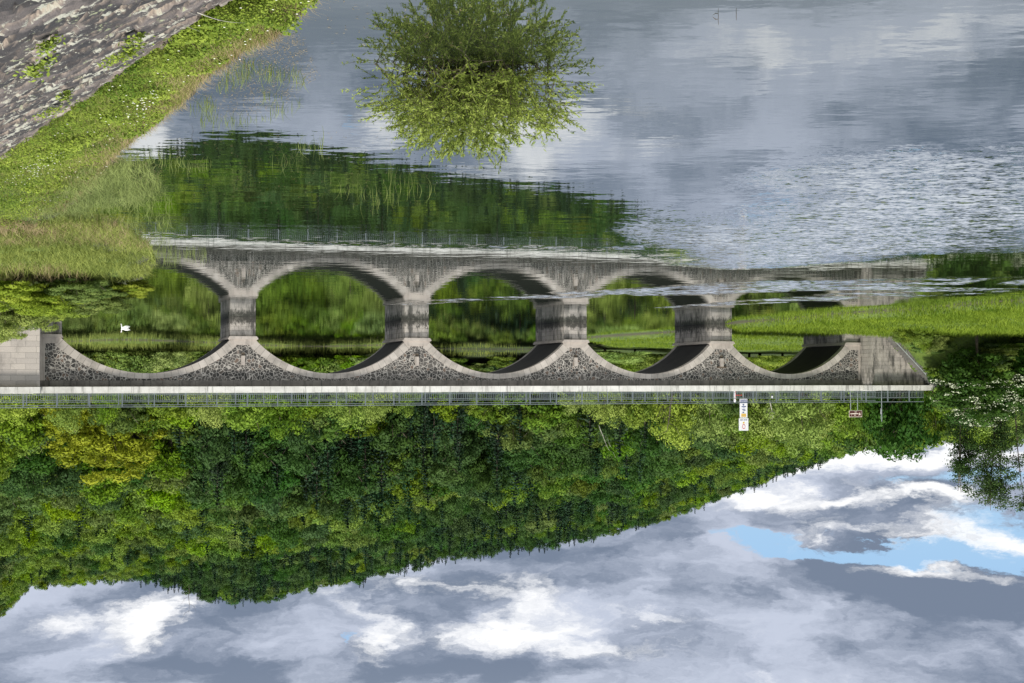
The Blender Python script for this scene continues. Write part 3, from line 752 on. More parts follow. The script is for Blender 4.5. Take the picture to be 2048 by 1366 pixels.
def crown_mesh(name, seed, m, nclump=46, nleaf=120, leaf=.42, shape=(1, 1, 1), crad=(.20, .36), low=-.55, H=10.0, Rr=4.5, zc=.60, gap=0.0, lw=.62):
    """crown of height H spread over clumps; base of the tree at the origin"""
    rng = np.random.default_rng(seed); Cs = []; Ds = []; Ns = []; Ts = []
    ncl = 0
    cz = H*zc; hz_ = H*(1-zc)
    while ncl < nclump:
        d = rand_unit(1, rng)[0]
        if d[2] < low: continue
        r = rng.uniform(.45, .88) if rng.random() < .82 else rng.uniform(.1, .4)
        c = d*r*np.array(shape); cr = rng.uniform(*crad); ncl += 1
        n = int(nleaf*(cr/crad[1])**1.6*rng.uniform(.8, 1.2)); q = rand_unit(n*2, rng); q = q[q[:, 2] > rng.uniform(-.75, -.1, size=len(q))][:n]; n = len(q)
        q2 = q.copy(); q2[:, 2] *= .72
        p = (c + q2*cr*rng.uniform(.62, 1.08, size=(n, 1)))
        P = p*np.array([Rr, Rr, hz_ if True else 1]); P[:, 2] = cz + p[:, 2]*np.where(p[:, 2] > 0, hz_, H*zc*.85)
        nn = unit(q + rng.normal(size=(n, 3))*.26 + np.array([0, 0, .18])); dd = unit(np.cross(nn, rand_unit(n, rng)))
        Cs.append(P); Ds.append(dd); Ns.append(nn); Ts.append(np.clip(rng.uniform(.1, .9)*.7 + rng.uniform(0, .22, n), 0, 1))
    C = np.concatenate(Cs); D = np.concatenate(Ds); N = np.concatenate(Ns); T = np.concatenate(Ts); k = len(C)
    L = leaf*rng.uniform(.6, 1.35, k)
    V, F = leaves(C, D, N, L, L*lw)
    return np_mesh(name, V, F, m, tint=np.repeat(T, 4))

def trunk_mesh(seed, H, r, m, nl=7, spread=.35, zc=.6, straight=False):
    rng = random.Random(seed); b = MB(); pts = [(0, 0, -.8)]; x = y = 0
    for i in range(1, 7):
        x += rng.uniform(-.03, .03)*H*.35; y += rng.uniform(-.03, .03)*H*.35; pts.append((x, y, H*.78*i/6))
    b.tube(pts, [r*(1.25 if i == 0 else 1-.13*i) for i in range(7)], 7)
    for i in range(nl):
        k = rng.randint(2, 5); p = Vector(pts[k]); a = rng.uniform(0, 6.28); l = H*spread*rng.uniform(.6, 1)
        q = p + Vector((math.cos(a)*l*.5, math.sin(a)*l*.5, l*.35)); e = p + Vector((math.cos(a)*l, math.sin(a)*l, l*.8)); b.tube([p, q, e], [r*.45, r*.28, r*.08], 5)
    return b.mesh('trunk', m, True)

def conifer_mesh(name, seed, H=12.0, Rr=2.4, m=None, tiers=26):
    rng = np.random.default_rng(seed); Cs = []; Ds = []; Ns = []; Ts = []
    for i in range(tiers):
        t = i/(tiers-1); z = H*(.10+.88*t); r = Rr*(1-t)**.85*rng.uniform(.8, 1.15) + .12; nb = int(7+9*(1-t))
        for j in range(nb):
            a = rng.uniform(0, 6.28); l = r*rng.uniform(.75, 1.1); k = max(3, int(l/.22)); s = np.linspace(.15, 1, k)
            P = np.stack([np.cos(a)*s*l, np.sin(a)*s*l, z - .28*l*s + .10*l*s*s], 1) + rng.normal(size=(k, 3))*.06
            d = np.tile([math.cos(a), math.sin(a), -.35], (k, 1)) + rng.normal(size=(k, 3))*.45
            Cs.append(P); Ds.append(d); Ns.append(np.tile([0, 0, 1.0], (k, 1)) + rng.normal(size=(k, 3))*.5); Ts.append(rng.uniform(0, 1, k))
    C = np.concatenate(Cs); k = len(C); L = rng.uniform(.35, .62, k)
    V, F = leaves(C, np.concatenate(Ds), np.concatenate(Ns), L, L*.5)
    return np_mesh(name, V, F, m, tint=np.repeat(np.concatenate(Ts), 4))

PROTO = {}
def add_proto(key, crown, trunk, H, Rr): PROTO[key] = dict(crown=crown, trunk=trunk, H=H, R=Rr, first=None)
tr1 = trunk_mesh(1, 10, .22, M['bark']); tr2 = trunk_mesh(2, 10, .20, M['bark']); trc = MB().tube([(0, 0, -.5), (0, 0, 6), (0, 0, 11.6)], [.2, .12, .02], 6).mesh('trunk', M['bark'], True)
for i in range(3): add_proto('bright%d' % i, crown_mesh('crown', 20+i, M['leaf_bright'], 54, 120), tr1, 10, 4.5)
for i in range(3): add_proto('mid%d' % i, crown_mesh('crown', 30+i, M['leaf_mid'], 56, 120, crad=(.17, .32)), tr2, 10, 4.5)
for i in range(2): add_proto('dark%d' % i, crown_mesh('crown', 40+i, M['leaf_dark'], 50, 120), tr2, 10, 4.5)
for i in range(2): add_proto('pale%d' % i, crown_mesh('crown', 50+i, M['leaf_pale'], 60, 170, leaf=.30, crad=(.18, .3), low=-.8, zc=.5), tr1, 10, 4.5)
add_proto('gold0', crown_mesh('crown', 60, M['leaf_gold'], 95, 210, leaf=.24, crad=(.11, .2), zc=.52), tr1, 10, 4.5)
for i in range(3): add_proto('fir%d' % i, conifer_mesh('crown', 70+i, 12, 2.9+.3*i, M['conifer']), trc, 12, 2.6)
for i in range(3): add_proto('bush%d' % i, crown_mesh('foliage', 80+i, M['leaf_shrub'], 44, 130, leaf=.13, crad=(.2, .34), low=-.3, H=2.4, Rr=1.7, zc=.35), None, 2.4, 1.7)
for i in range(2): add_proto('dbush%d' % i, crown_mesh('foliage', 86+i, M['leaf_mid'], 44, 130, leaf=.17, crad=(.2, .34), low=-.3, H=2.4, Rr=1.7, zc=.35), None, 2.4, 1.7)

def tree(key, x, y, H, Rr, label, cat, group=None, name=None, rz=None, z=None):
    P = PROTO[key]; z = hz(x, y)-.1 if z is None else z
    nm = name or ('conifer_tree' if 'fir' in key else ('bush' if 'bush' in key else 'broadleaf_tree'))
    rz = random.uniform(0, 6.28) if rz is None else rz; sc = (Rr/P['R'], Rr/P['R'], H/P['H'])
    t = empty(nm, (x, y, z), rz); t.scale = sc; tag(t, label, cat, group)
    c = link('foliage' if 'bush' in key else 'crown', P['crown'], t)
    if P['trunk']: link('trunk', P['trunk'], t)
    if P['first'] is None: P['first'] = c
    return t

SHORE = [(-200, 688), (60, 684), (250, 679), (440, 685), (520, 690), (640, 693), (770, 690), (870, 697), (1000, 699), (1080, 698), (1170, 694), (1230, 686), (1300, 690), (1700, 690)]
def tree_px(key, px, ytop, wpx, Y, label, cat='tree', group=None, **k):
    if Y > 150: Y = max(Y, gr(px, np.interp(px, [q[0] for q in SHORE], [q[1] for q in SHORE])).y + 9)
    p = at(px, ytop, Y); zb = k.pop('zb', None); zb = hz(p.x, Y)-.1 if zb is None else zb
    return tree(key, p.x, Y, max(p.z-zb, 1.0), wpx*Y/FP/2, label, cat, group, z=zb, **k)

# singled-out trees in the row behind the bridge (photo x, y of the top, width, distance)
tree_px('gold0', 212, 985, 270, 178, 'big round golden yellow tree rising above the railing in the wood behind the bridge', name='golden_tree')
tree_px('gold0', 150, 905, 150, 172, 'lower golden green tree in front of the big golden one', name='golden_tree')
tree_px('mid1', 238, 885, 120, 168, 'mid green tree right in front of the foot of the golden tree')
ROWG = 'pale trees along the far bank'
row = [('pale0', 20, 860, 140, 158), ('bright0', 42, 905, 150, 172), ('bright2', -60, 985, 190, 180), ('pale1', 130, 872, 100, 160), ('bright1', 210, 850, 70, 155), ('mid0', 300, 880, 120, 175),
       ('bright2', 345, 850, 110, 165), ('pale1', 415, 860, 110, 158), ('bright0', 490, 868, 120, 168), ('bright1', 560, 880, 120, 172), ('mid1', 640, 905, 150, 182), ('bright2', 610, 850, 110, 160), ('pale0', 700, 868, 120, 162), ('pale1', 755, 850, 90, 158),
       ('bright1', 815, 835, 70, 182), ('bright0', 890, 848, 90, 192), ('pale0', 960, 845, 90, 196), ('pale1', 1075, 862, 100, 194), ('bright1', 1020, 838, 90, 193), ('pale0', 1150, 836, 90, 186),
       ('pale0', 1210, 862, 100, 160), ('bright2', 1270, 868, 90, 168), ('pale1', 1345, 905, 130, 165), ('pale0', 1420, 900, 130, 160), ('mid0', 1455, 845, 70, 150), ('pale1', 1520, 880, 120, 162), ('bright1', 1500, 895, 100, 170), ('pale0', 1605, 916, 150, 150),
       ('mid1', 1565, 860, 110, 170), ('pale1', 1660, 880, 90, 158), ('bright1', 1700, 875, 110, 150)]
rl = {'pale': 'pale green round topped tree on the far bank just above the bridge railing', 'bright': 'bright yellow green tree on the far bank just above the bridge railing', 'mid': 'mid green tree standing among the pale bank trees behind the bridge'}
for k, px, yt, wd, D in row:
    if px < -100: continue
    tree_px(k, px, yt, wd, D, rl[k[:-1]], 'tree', ROWG + ' ' + k[:-1])
for px, yt, wd, D in ((790, 910, 80, 190), (868, 925, 60, 192), (915, 915, 60, 192), (1040, 890, 60, 188), (1180, 900, 80, 188), (1240, 915, 70, 190), (1290, 900, 50, 190), (1335, 890, 50, 186), (1640, 860, 60, 180), (850, 870, 50, 182), (820, 880, 50, 185)):
    tree_px('fir%d' % (px % 3), px, yt, wd*1.2, D, 'dark narrow conifer behind the pale bank trees', 'tree', 'dark conifers behind the bank trees')
tree_px('dark0', 1800, 935, 150, 128, 'dense dark green tree against the sky beyond the end of the bridge', name='broadleaf_tree')
tree_px('mid1', 1755, 905, 90, 132, 'mid green tree beside the dense dark one near the slim sign pole')
tree_px('mid0', 1868, 900, 90, 140, 'loose green tree between the dense dark tree and the blossoming bush')

# ---- the wood on the hill
def inview(a, ext=.04): return (a > -.394-ext) & (a < .394+ext)
def scatter():
    pts = []; rng = np.random.default_rng(5)
    Yr = 172.0
    while Yr < 640:
        sp = 5.0 + (Yr-172)*.0035; amax = .394+.10; xs = np.arange(-amax*Yr, amax*Yr, sp)
        for x in xs: pts.append((x + rng.uniform(-.5, .5)*sp, Yr + rng.uniform(-.5, .5)*sp))
        Yr += sp*.95
    return np.array(pts)
PT = scatter(); PH = height(PT[:, 0], PT[:, 1]); FS = sdist(far_shore, PT[:, 0], PT[:, 1])
a = PT[:, 0]/PT[:, 1]; keep = (PH > 1.2) & (FS > 7) & (PT[:, 1] > 172 + 12*smooth((.15-a)/.4)*0) & (PT[:, 1] < DR+45)
keep &= ~((np.hypot(a-.312, 0) < .05) & (PT[:, 1] < 198))
PT = PT[keep]; PH = PH[keep]; a = a[keep]
el = (PH-EYE)/PT[:, 1]; pxs = 1024-a*FP; pys = 758 + el*FP
ord_ = np.argsort(PT[:, 1]); PT = PT[ord_]; PH = PH[ord_]; a = a[ord_]; pxs = pxs[ord_]; pys = pys[ord_]
spur = np.interp(pxs, [-400, 0, 150, 300, 450, 550, 700, 900, 1200, 1500, 2048], [1300, 1220, 1140, 1100, 1020, 980, 930, 900, 880, 850, 830])
rng = np.random.default_rng(17); u = rng.random(len(PT)); cl = vnoise(PT[:, 0], PT[:, 1], 34, 41); cl2 = vnoise(PT[:, 0], PT[:, 1], 14, 42)
kinds = []
for i in range(len(PT)):
    if pys[i] < spur[i] and not (PT[i, 1] < 232 and 380 < pxs[i] < 1420): kinds.append('bright' if u[i] < .36 else ('mid' if u[i] < .78 else ('dark' if u[i] < .93 or cl[i] > .5 else 'fir')))
    else:
        if PT[i, 1] < 232 and 380 < pxs[i] < 1420: kinds.append('dark' if u[i] < .45 else ('fir' if u[i] < .72 else 'mid')); continue
        q = cl[i]*.6+cl2[i]*.4
        q -= .13*(PT[i, 1] > 300) + .05
        if q < .38: kinds.append('fir' if u[i] < .68 else 'dark')
        elif q < .52: kinds.append('dark' if u[i] < .45 else ('mid' if u[i] < .85 else 'fir'))
        else: kinds.append('mid' if u[i] < .62 else ('bright' if u[i] < .80 else 'dark'))
kinds = np.array(kinds)
NPR = {'bright': 3, 'mid': 3, 'dark': 2, 'fir': 3}
var = np.array([int(rng.integers(NPR[k])) for k in kinds]); hh = rng.uniform(.82, 1.25, len(PT))
iv = inview(a, .0); first = np.where(iv)[0][:190]; fset = set(first.tolist())
WL = {'bright': 'bright yellow green tree in the front ranks of the hillside wood', 'mid': 'mid green leafy tree in the front ranks of the hillside wood', 'dark': 'dark green leafy tree in the front ranks of the hillside wood', 'fir': 'dark conifer in the front ranks of the hillside wood'}
for i in first:
    k = kinds[i]; H = (11 if k != 'fir' else 13)*hh[i]
    tree('%s%d' % (k, var[i]), PT[i, 0], PT[i, 1], H, (4.4 if k != 'fir' else 2.7)*rng.uniform(.85, 1.2), WL[k], 'tree', 'front trees of the hillside wood ' + k, z=PH[i]-.3)
rest = np.array([i for i in range(len(PT)) if i not in fset])
print('trees', len(PT), 'stuff', len(rest))
for k, n in NPR.items():
    for j in range(n):
        P = PROTO['%s%d' % (k, j)]
        if P['first'] is None:
            tree('%s%d' % (k, j), 60+j*6, 200, P['H'], P['R'], WL[k], 'tree', 'front trees of the hillside wood ' + k)

def forest():
    V = np.stack([PT[rest, 0], PT[rest, 1], PH[rest]-.3], 1)
    me = bpy.data.meshes.new('hillside_wood'); me.vertices.add(len(V)); me.vertices.foreach_set('co', V.astype(np.float32).ravel())
    keys = ['%s%d' % (k, j) for k, n in NPR.items() for j in range(n)]; idx = np.array([keys.index('%s%d' % (kinds[i], var[i])) for i in rest], dtype=np.int32)
    isf = kinds[rest] == 'fir'; far = np.clip((PT[rest, 1]-200)/300, 0, 1)
    sH = np.where(isf, 1.0-.12*far, 1.0)*hh[rest]*(1.10-.26*far); sR = (.90-.26*far)*rng.uniform(.8, 1.2, len(rest)); sR = np.where(isf, sR*1.1, sR)
    sc = np.stack([sR, sR, sH], 1).astype(np.float32); ro = rng.uniform(0, 6.28, len(rest)).astype(np.float32)
    at_ = me.attributes.new('kind_id', 'INT', 'POINT'); at_.data.foreach_set('value', idx)
    at_ = me.attributes.new('sc', 'FLOAT_VECTOR', 'POINT'); at_.data.foreach_set('vector', sc.ravel())
    at_ = me.attributes.new('rot', 'FLOAT', 'POINT'); at_.data.foreach_set('value', ro)
    o = link('hillside_wood', me); tag(o, 'dense green mixed wood covering the whole hill up to the skyline', 'woodland', kind='stuff')
    ng = bpy.data.node_groups.new('wood_scatter', 'GeometryNodeTree'); ng.interface.new_socket('Geometry', in_out='INPUT', socket_type='NodeSocketGeometry'); ng.interface.new_socket('Geometry', in_out='OUTPUT', socket_type='NodeSocketGeometry')
    N = ng.nodes; L = ng.links; gi = N.new('NodeGroupInput'); go = N.new('NodeGroupOutput'); jn = N.new('GeometryNodeJoinGeometry')
    def named(nm, dt): q = N.new('GeometryNodeInputNamedAttribute'); q.data_type = dt; q.inputs['Name'].default_value = nm; return [s for s in q.outputs if s.enabled][0]
    kid = named('kind_id', 'INT'); scn = named('sc', 'FLOAT_VECTOR'); rt = named('rot', 'FLOAT'); cx = N.new('ShaderNodeCombineXYZ'); L.new(rt, cx.inputs[2])
    for q, key in enumerate(keys):
        cp = N.new('FunctionNodeCompare'); cp.data_type = 'INT'; cp.operation = 'EQUAL'; ins = [s for s in cp.inputs if s.enabled]; L.new(kid, ins[0]); ins[1].default_value = q
        oi = N.new('GeometryNodeObjectInfo'); oi.transform_space = 'ORIGINAL'; oi.inputs['Object'].default_value = PROTO[key]['first']
        ip = N.new('GeometryNodeInstanceOnPoints'); L.new(gi.outputs[0], ip.inputs['Points']); L.new(cp.outputs[0], ip.inputs['Selection']); L.new(oi.outputs['Geometry'], ip.inputs['Instance'])
        L.new(cx.outputs[0], ip.inputs['Rotation']); L.new(scn, ip.inputs['Scale']); L.new(ip.outputs[0], jn.inputs[0])
    L.new(jn.outputs[0], go.inputs[0]); md = o.modifiers.new('scatter', 'NODES'); md.node_group = ng
forest()

# dead white branches among the trees
def dead(px, y0, y1, Y, seed, label, lean=0.0, r=.10, mk='palebark'):
    rr = random.Random(seed); p0 = at(px, y0, Y); p1 = at(px+lean, y1, Y); b = MB(); h = p1.z-p0.z; pts = []
    for i in range(6): t_ = i/5; pts.append((lean*-Y/FP*t_ + rr.uniform(-.06, .06)*h*.3, 0, h*t_))
    b.tube(pts, [r*(1-.16*i) for i in range(6)], 6); t = empty('dead_tree', tuple(p0)); tag(t, label, 'tree'); b.build('trunk', M[mk], t, True); b = MB()
    for i in range(6):
        q = Vector(pts[2+i % 4]); a_ = rr.choice((-1, 1)); l = h*rr.uniform(.15, .35); b.tube([q, q+Vector((a_*l*.5, rr.uniform(-.2, .2), l*.25)), q+Vector((a_*l*.8, rr.uniform(-.3, .3), l*.9))], [r*.4, r*.25, r*.06], 5)
    b.build('branches', M[mk], t, True)
dead(1197, 850, 900, 158, 3, 'bare white dead tree leaning above the pale trees', 20, .05)
dead(1345, 780, 862, 150, 4, 'bare brown trunk standing above the railing left of the notice sign', -12, .14, 'bark')
dead(1540, 800, 836, 150, 6, 'short broken bare trunk above the railing right of the notice sign', 6, .10)
dead(378, 1150, 1222, 440, 8, 'bare spindly tree poking above the skyline of the hill', 0, .16, 'bark')
dead(572, 1030, 1095, 330, 9, 'thin white dead trunk high in the wood below the crest', 3, .16)
dead(980, 935, 1010, 260, 10, 'thin pale dead trunk halfway up the wooded hill', 2, .14)
b = MB(); p0 = at(1190, 785, 108); p1 = at(1176, 806, 108)

# blossoming bush and sparse tall tree at photo right
def blossom_bush(px, y0, y1, wpx, Y, label):
    p = at(px, y1, Y); zb = hz(p.x, Y)-.2; H = p.z-zb; Rr = wpx*Y/FP/2
    t = empty('blossom_bush', (p.x, Y, zb)); tag(t, label, 'bush')
    link('foliage', crown_mesh('foliage', 91, M['leaf_dark'], 110, 190, leaf=.24, crad=(.13, .24), low=-.95, H=H, Rr=Rr, zc=.5), t)
    link('stems', trunk_mesh(9, H, .12, M['bark']), t)
    rg = np.random.default_rng(93); Cs = []
    for i in range(105):
        d = rand_unit(1, rg)[0]; d[2] = abs(d[2])*.9; d[1] = -abs(d[1]) if rg.random() < .8 else d[1]
        c = d*rg.uniform(.84, 1.04)*np.array([Rr, Rr, H*.52]) + np.array([0, 0, H*.45]); n = rg.integers(10, 26)
        q = rg.normal(size=(n, 3))*np.array([.20, .20, .04]); Cs.append(c+q)
    C = np.concatenate(Cs); k = len(C); V, F = leaves(C, rg.normal(size=(k, 3))*np.array([1, 1, .2]), np.tile([0, 0, 1.], (k, 1))+rg.normal(size=(k, 3))*.5, rg.uniform(.07, .15, k), rg.uniform(.07, .12, k))
    link('blossom', np_mesh('blossom', V, F, M['blossom']), t)
blossom_bush(1955, 700, 872, 190, 95.5, 'dark green bush covered with flat creamy white blossom beside the stairs')
blossom_bush(2080, 700, 846, 130, 94, 'blossoming bush with creamy white sprays cut by the picture edge')
def sparse_tree(px, y1, wpx, Y, seed, label, nb=90, lf='leaf_dark'):
    p = at(px, y1, Y); zb = hz(p.x, Y)-.2; H = p.z-zb; Rr = wpx*Y/FP/2; rg = random.Random(seed); rn = np.random.default_rng(seed)
    t = empty('sparse_tree', (p.x, Y, zb)); tag(t, label, 'tree'); b = MB(); ends = []
    for k in range(5):
        x = rg.uniform(-.5, .5)*Rr*.7; y = rg.uniform(-.5, .5)*Rr*.6; tx = x*1.9; pts = [(x*.3, y*.3, -.5)] + [(x*.3+(tx-x*.3)*i/6+rg.uniform(-.1, .1), y*(.3+.7*i/6), H*rg.uniform(.92, 1.0)*i/6) for i in range(1, 7)]
        b.tube(pts, [.11*(1-.15*i)+.01 for i in range(7)], 6)
        for i in range(nb//5):
            j = rg.randint(2, 5); f = rg.random(); q = Vector(pts[j]).lerp(Vector(pts[j+1]), f); an = rg.uniform(0, 6.28); l = Rr*rg.uniform(.35, .8)*(1.15-.12*j)
            e = q+Vector((math.cos(an)*l, math.sin(an)*l, l*rg.uniform(.3, .9))); mm = q.lerp(e, .5)+Vector((0, 0, -.08*l)); b.tube([q, mm, e], [.035, .022, .006], 4); ends += [e, mm.lerp(e, .6), q.lerp(mm, .8)]
    b.build('trunk', M['bark'], t, True); Cs = []
    for e in ends:
        n = rg.randint(36, 70); Cs.append(np.array(e)+rn.normal(size=(n, 3))*np.array([.34, .34, .14]))
    C = np.concatenate(Cs); k = len(C); L = rn.uniform(.10, .20, k); V, F = leaves(C, rand_unit(k, rn), rand_unit(k, rn)+np.array([0, 0, .6]), L, L*.8)
    link('crown', np_mesh('crown', V, F, M[lf], tint=np.repeat(rn.random(k), 4)), t)
sparse_tree(1930, 985, 100, 122, 5, 'tall thinly leaved tree against the clouds above the blossoming bush', 70)
sparse_tree(2010, 1022, 140, 124, 6, 'tallest thinly leaved tree at the picture edge above the blossom', 110)
tree_px('pale1', 1990, 880, 140, 135, 'yellow green thicket tree behind the blossoming bushes')
tree_px('mid2', 1920, 875, 110, 138, 'dull green low tree behind the thinly leaved trees')
tree_px('mid1', 2060, 900, 130, 138, 'green tree cut by the picture edge behind the thinly leaved trees')

# bushes along the far bank seen through the arches, one by one
BG = 'bushes on the far bank seen under the arches'; rr = random.Random(33)
blab = {'bush': 'light green bush on the far bank seen under the arches', 'dbush': 'darker green bush on the far bank seen under the arches'}
for i in range(150):
    px = 60+i*11+rr.uniform(-12, 12)
    if px > 1800: break
    pts_ = [(-200, 688), (60, 684), (250, 679), (440, 685), (520, 690), (640, 693), (770, 690), (870, 697), (1000, 699), (1080, 698), (1165, 694), (1200, 688), (1500, 688), (1900, 688)]
    wy = np.interp(px, [p[0] for p in pts_], [p[1] for p in pts_]); g = gr(px, wy+rr.uniform(.5, 4)); D = min(g.y, 205)+rr.uniform(.5, 7)
    k = rr.choice(['bush0', 'bush1', 'bush2', 'dbush0', 'dbush1']); x = ray(px, 0)[0]*D
    tree(k, x, D, rr.uniform(2.2, 4.4), rr.uniform(2.2, 3.8), blab[k[:-1]], 'bush', BG + ' ' + k[:-1])
for i in range(90):
    px = 40+i*19+rr.uniform(-12, 12); pts_x = [(-200, 688), (250, 679), (520, 690), (770, 690), (1000, 706), (1170, 698), (1900, 698)]
    wy = np.interp(px, [p[0] for p in pts_x], [p[1] for p in pts_x]); D = min(gr(px, wy).y, 200)+rr.uniform(7, 16); k = rr.choice(['dbush0', 'dbush1', 'bush1'])
    tree(k, ray(px, 0)[0]*D, D, rr.uniform(4, 6.5), rr.uniform(3, 4.4), 'tall %s bush in the second row of the far bank' % ('dark green' if k[0] == 'd' else 'light green'), 'bush', 'tall bushes behind the bank ' + k[:-1])
# shrubs on the embankment around the stairs
for i in range(34):
    px = 1858+rr.uniform(0, 215); dy = rr.uniform(0, 1); D = 97.5+dy*5; k = rr.choice(['dbush0', 'dbush1', 'dbush1', 'bush1']) if dy > .3 else rr.choice(['bush0', 'bush1', 'dbush0'])
    h = .6+2.8*dy*min(1, (px-1840)/90)+rr.uniform(0, .4)
    tree(k, ray(px, 0)[0]*D, D, h, rr.uniform(1.0, 1.9), '%s shrub on the embankment beside the stairs' % ('dark' if k[0] == 'd' else 'light green'), 'bush', 'shrubs on the embankment ' + k[:-1])
for i in range(12):
    X, Y = from_local(-13.5-rr.uniform(0, 6), -BW-1.5-rr.uniform(0, 6)); tree('dbush%d' % (i % 2), X, Y, rr.uniform(1.5, 3), rr.uniform(1.2, 2), 'dark shrub on the bank behind the bridge end', 'bush', 'shrubs behind the bridge end')

for i in range(9):
    px = 1800+i*9+rr.uniform(-4, 4); D = 93.5+rr.uniform(0, 2); tree('bush%d' % (i % 3), ray(px, 0)[0]*D, D, rr.uniform(.7, 1.3)+i*.12, rr.uniform(.6, 1.0), 'small light green shrub at the foot of the stairs', 'bush', 'small shrubs at the foot of the stairs')
# big shrub on the near bank at photo left, with bare twigs below
for i, (px, yb, yt, wd, Y) in enumerate([(20, 540, 690, 200, 50), (105, 545, 652, 180, 50.5), (185, 550, 636, 170, 51), (250, 553, 600, 120, 51.5), (-60, 560, 705, 200, 52), (60, 545, 640, 190, 47.5), (150, 552, 610, 170, 48)]):
    p = at(px, yt, Y); zb = max(hz(p.x, Y), 0)-.05; H = p.z-zb; Rr = wd*Y/FP/2
    t = empty('willow_shrub', (p.x, Y, zb), i*1.1); tag(t, 'light green leafy shrub on the near bank in front of the bridge end', 'bush', 'shrubs on the near bank by the bridge end')
    link('foliage', crown_mesh('foliage', 100+i, M['leaf_shrub'], 90, 330, leaf=.095, crad=(.13, .24), low=-.75, H=H, Rr=Rr, zc=.5, lw=.5), t)
    b = MB(); rg = random.Random(i)
    for k in range(16):
        a_ = rg.uniform(0, 6.28); l = Rr*rg.uniform(.3, .9); b.tube([(0, 0, -.05), (math.cos(a_)*l*.6, math.sin(a_)*l*.6, H*.3), (math.cos(a_)*l, math.sin(a_)*l, H*rg.uniform(.5, .75))], [.02, .014, .004], 5)
    link('stems', b.mesh('stems', M['bark'], True), t)

# ---------------------------------------------------------------- willow bush standing in the water
def willow(px, py, wpx, hpx, label):
    g = gr(px, py); Y = g.y; K = Y/FP; rg = np.random.default_rng(77); Rr = wpx*K/2*1.06; H = hpx*K
    t = empty('willow_bush', (g.x, g.y, 0)); tag(t, label, 'bush'); b = MB(); Cs = []; Ds = []; Ts = []
    for i in range(185):
        a_ = rg.uniform(0, 2*math.pi); q = rg.random()**.55
        bx = rg.normal()*.26*Rr; by = rg.normal()*.22*Rr; out = Rr*q*rg.uniform(.82, 1.04)
        x1, y1 = bx*.25*(1-q)+math.cos(a_)*out, by*.3+math.sin(a_)*out*.86; rr_ = min(1.0, abs(x1)/Rr*.75+.25*q)
        hgt = H*max(.22, (1-rr_**2)**.5)*rg.uniform(.70, 1.06)*(1 if i < 140 else rg.uniform(.25, .85))
        pts = []
        for j in range(9):
            s = j/8; pts.append(np.array([bx+(x1-bx)*s**1.05, by+(y1-by)*s**1.05, -.03+hgt*math.sin(s*1.45)/math.sin(1.45)]) + rg.normal(size=3)*.012)
        b.tube([tuple(p) for p in pts], [.008*(1-.1*j) for j in range(9)], 4)
        twigs = [(pts, .22)]
        for k in range(7):
            j = rg.integers(1, 8); p = pts[j]; d = pts[min(j+1, 8)]-p; d = unit(d)+rg.normal(size=3)*.55; d[2] = abs(d[2])*.8+.1; l = rg.uniform(.12, .34)
            tw = [p+unit(d)*l*s + np.array([0, 0, .05*l*s*s]) for s in (0, .33, .66, 1)]; b.tube([tuple(q_) for q_ in tw], [.0035, .003, .002, .001], 3); twigs.append((tw, 0))
        for tw, s0 in twigs:
            for j in range(len(tw)-1):
                
                p0, p1 = tw[j], tw[j+1]; n = int(4+np.linalg.norm(p1-p0)/.018); s = rg.random((n, 1)); C = p0+(p1-p0)*s + rg.normal(size=(n, 3))*.008
                d = unit(p1-p0)+rg.normal(size=(n, 3))*.55; Cs.append(C+unit(d)*.02); Ds.append(d); Ts.append(np.clip(rg.uniform(0, .7)+rg.random(n)*.4, 0, 1))
    b.build('stems', M['bark'], t, True)
    C = np.concatenate(Cs); D = np.concatenate(Ds); T = np.concatenate(Ts); ok = C[:, 2] > .012; C, D, T = C[ok], D[ok], T[ok]; k = len(C); print('willow leaves', k)
    V, F = leaves(C, D, rand_unit(k, rg)+np.array([0, 0, .7]), rg.uniform(.035, .08, k), rg.uniform(.010, .019, k))
    link('foliage', np_mesh('foliage', V, F, M['leaf_willow'], tint=np.repeat(T, 4)), t)
willow(940, 149, 500, 150, 'round willow bush with narrow leaves growing straight out of the lake')

# ---------------------------------------------------------------- stone revetment at photo top left
def revet_mat():
    m, b = mat('revetment_stone'); pos = b.n('ShaderNodeTexCoord').outputs['Object']; rc = b.n('ShaderNodeAttribute', attribute_name='cell').outputs['Fac']; ed = b.n('ShaderNodeAttribute', attribute_name='edge').outputs['Fac']; hh_ = b.n('ShaderNodeAttribute', attribute_name='up').outputs['Fac']
    n1 = b.noise(pos, 2.6, 8, .65); n2 = b.noise(pos, 11, 7, .65); n3 = b.noise(pos, 45, 4, .6); n4 = b.noise(b.mp(pos, (1, 1, 1), (5, 5, 5)), 1.1, 6, .6)
    c = b.mix(rc, (.035, .032, .032), (.17, .145, .135)); c = b.mix(b.ss(n4, .42, .53, 0, .85), c, (.022, .022, .025))
    lp = b.noise(b.mp(pos, (1, 1, 1), (2, 9, 1)), 3.4, 8, .72); c = b.mix(b.ss(lp, .55, .575, 0, .9), c, (.42, .42, .35)); c = b.mix(b.ss(b.noise(pos, 5.0, 8, .7), .60, .66, 0, .85), c, (.34, .37, .22))
    c = b.mix(b.m('MULTIPLY', ed, b.ss(n1, .35, .6)), c, (.33, .27, .22))
    low = b.ss(b.m('ADD', hh_, b.m('MULTIPLY', n4, .4)), .15, .5, .7, 0); c = b.mix(low, c, b.mix(b.ss(n2, .4, .6), (.15, .12, .11), (.32, .26, .23)))
    c = b.mix(.35, c, b.mix(n3, (.5, .5, .5), (1.5, 1.5, 1.5)), 'MULTIPLY')
    b.put(b.c, c); b.put(b.r, .9); b.put(b.nn, b.bump(b.m('ADD', n2, b.m('MULTIPLY', n3, .5)), .8, .03))
    return m

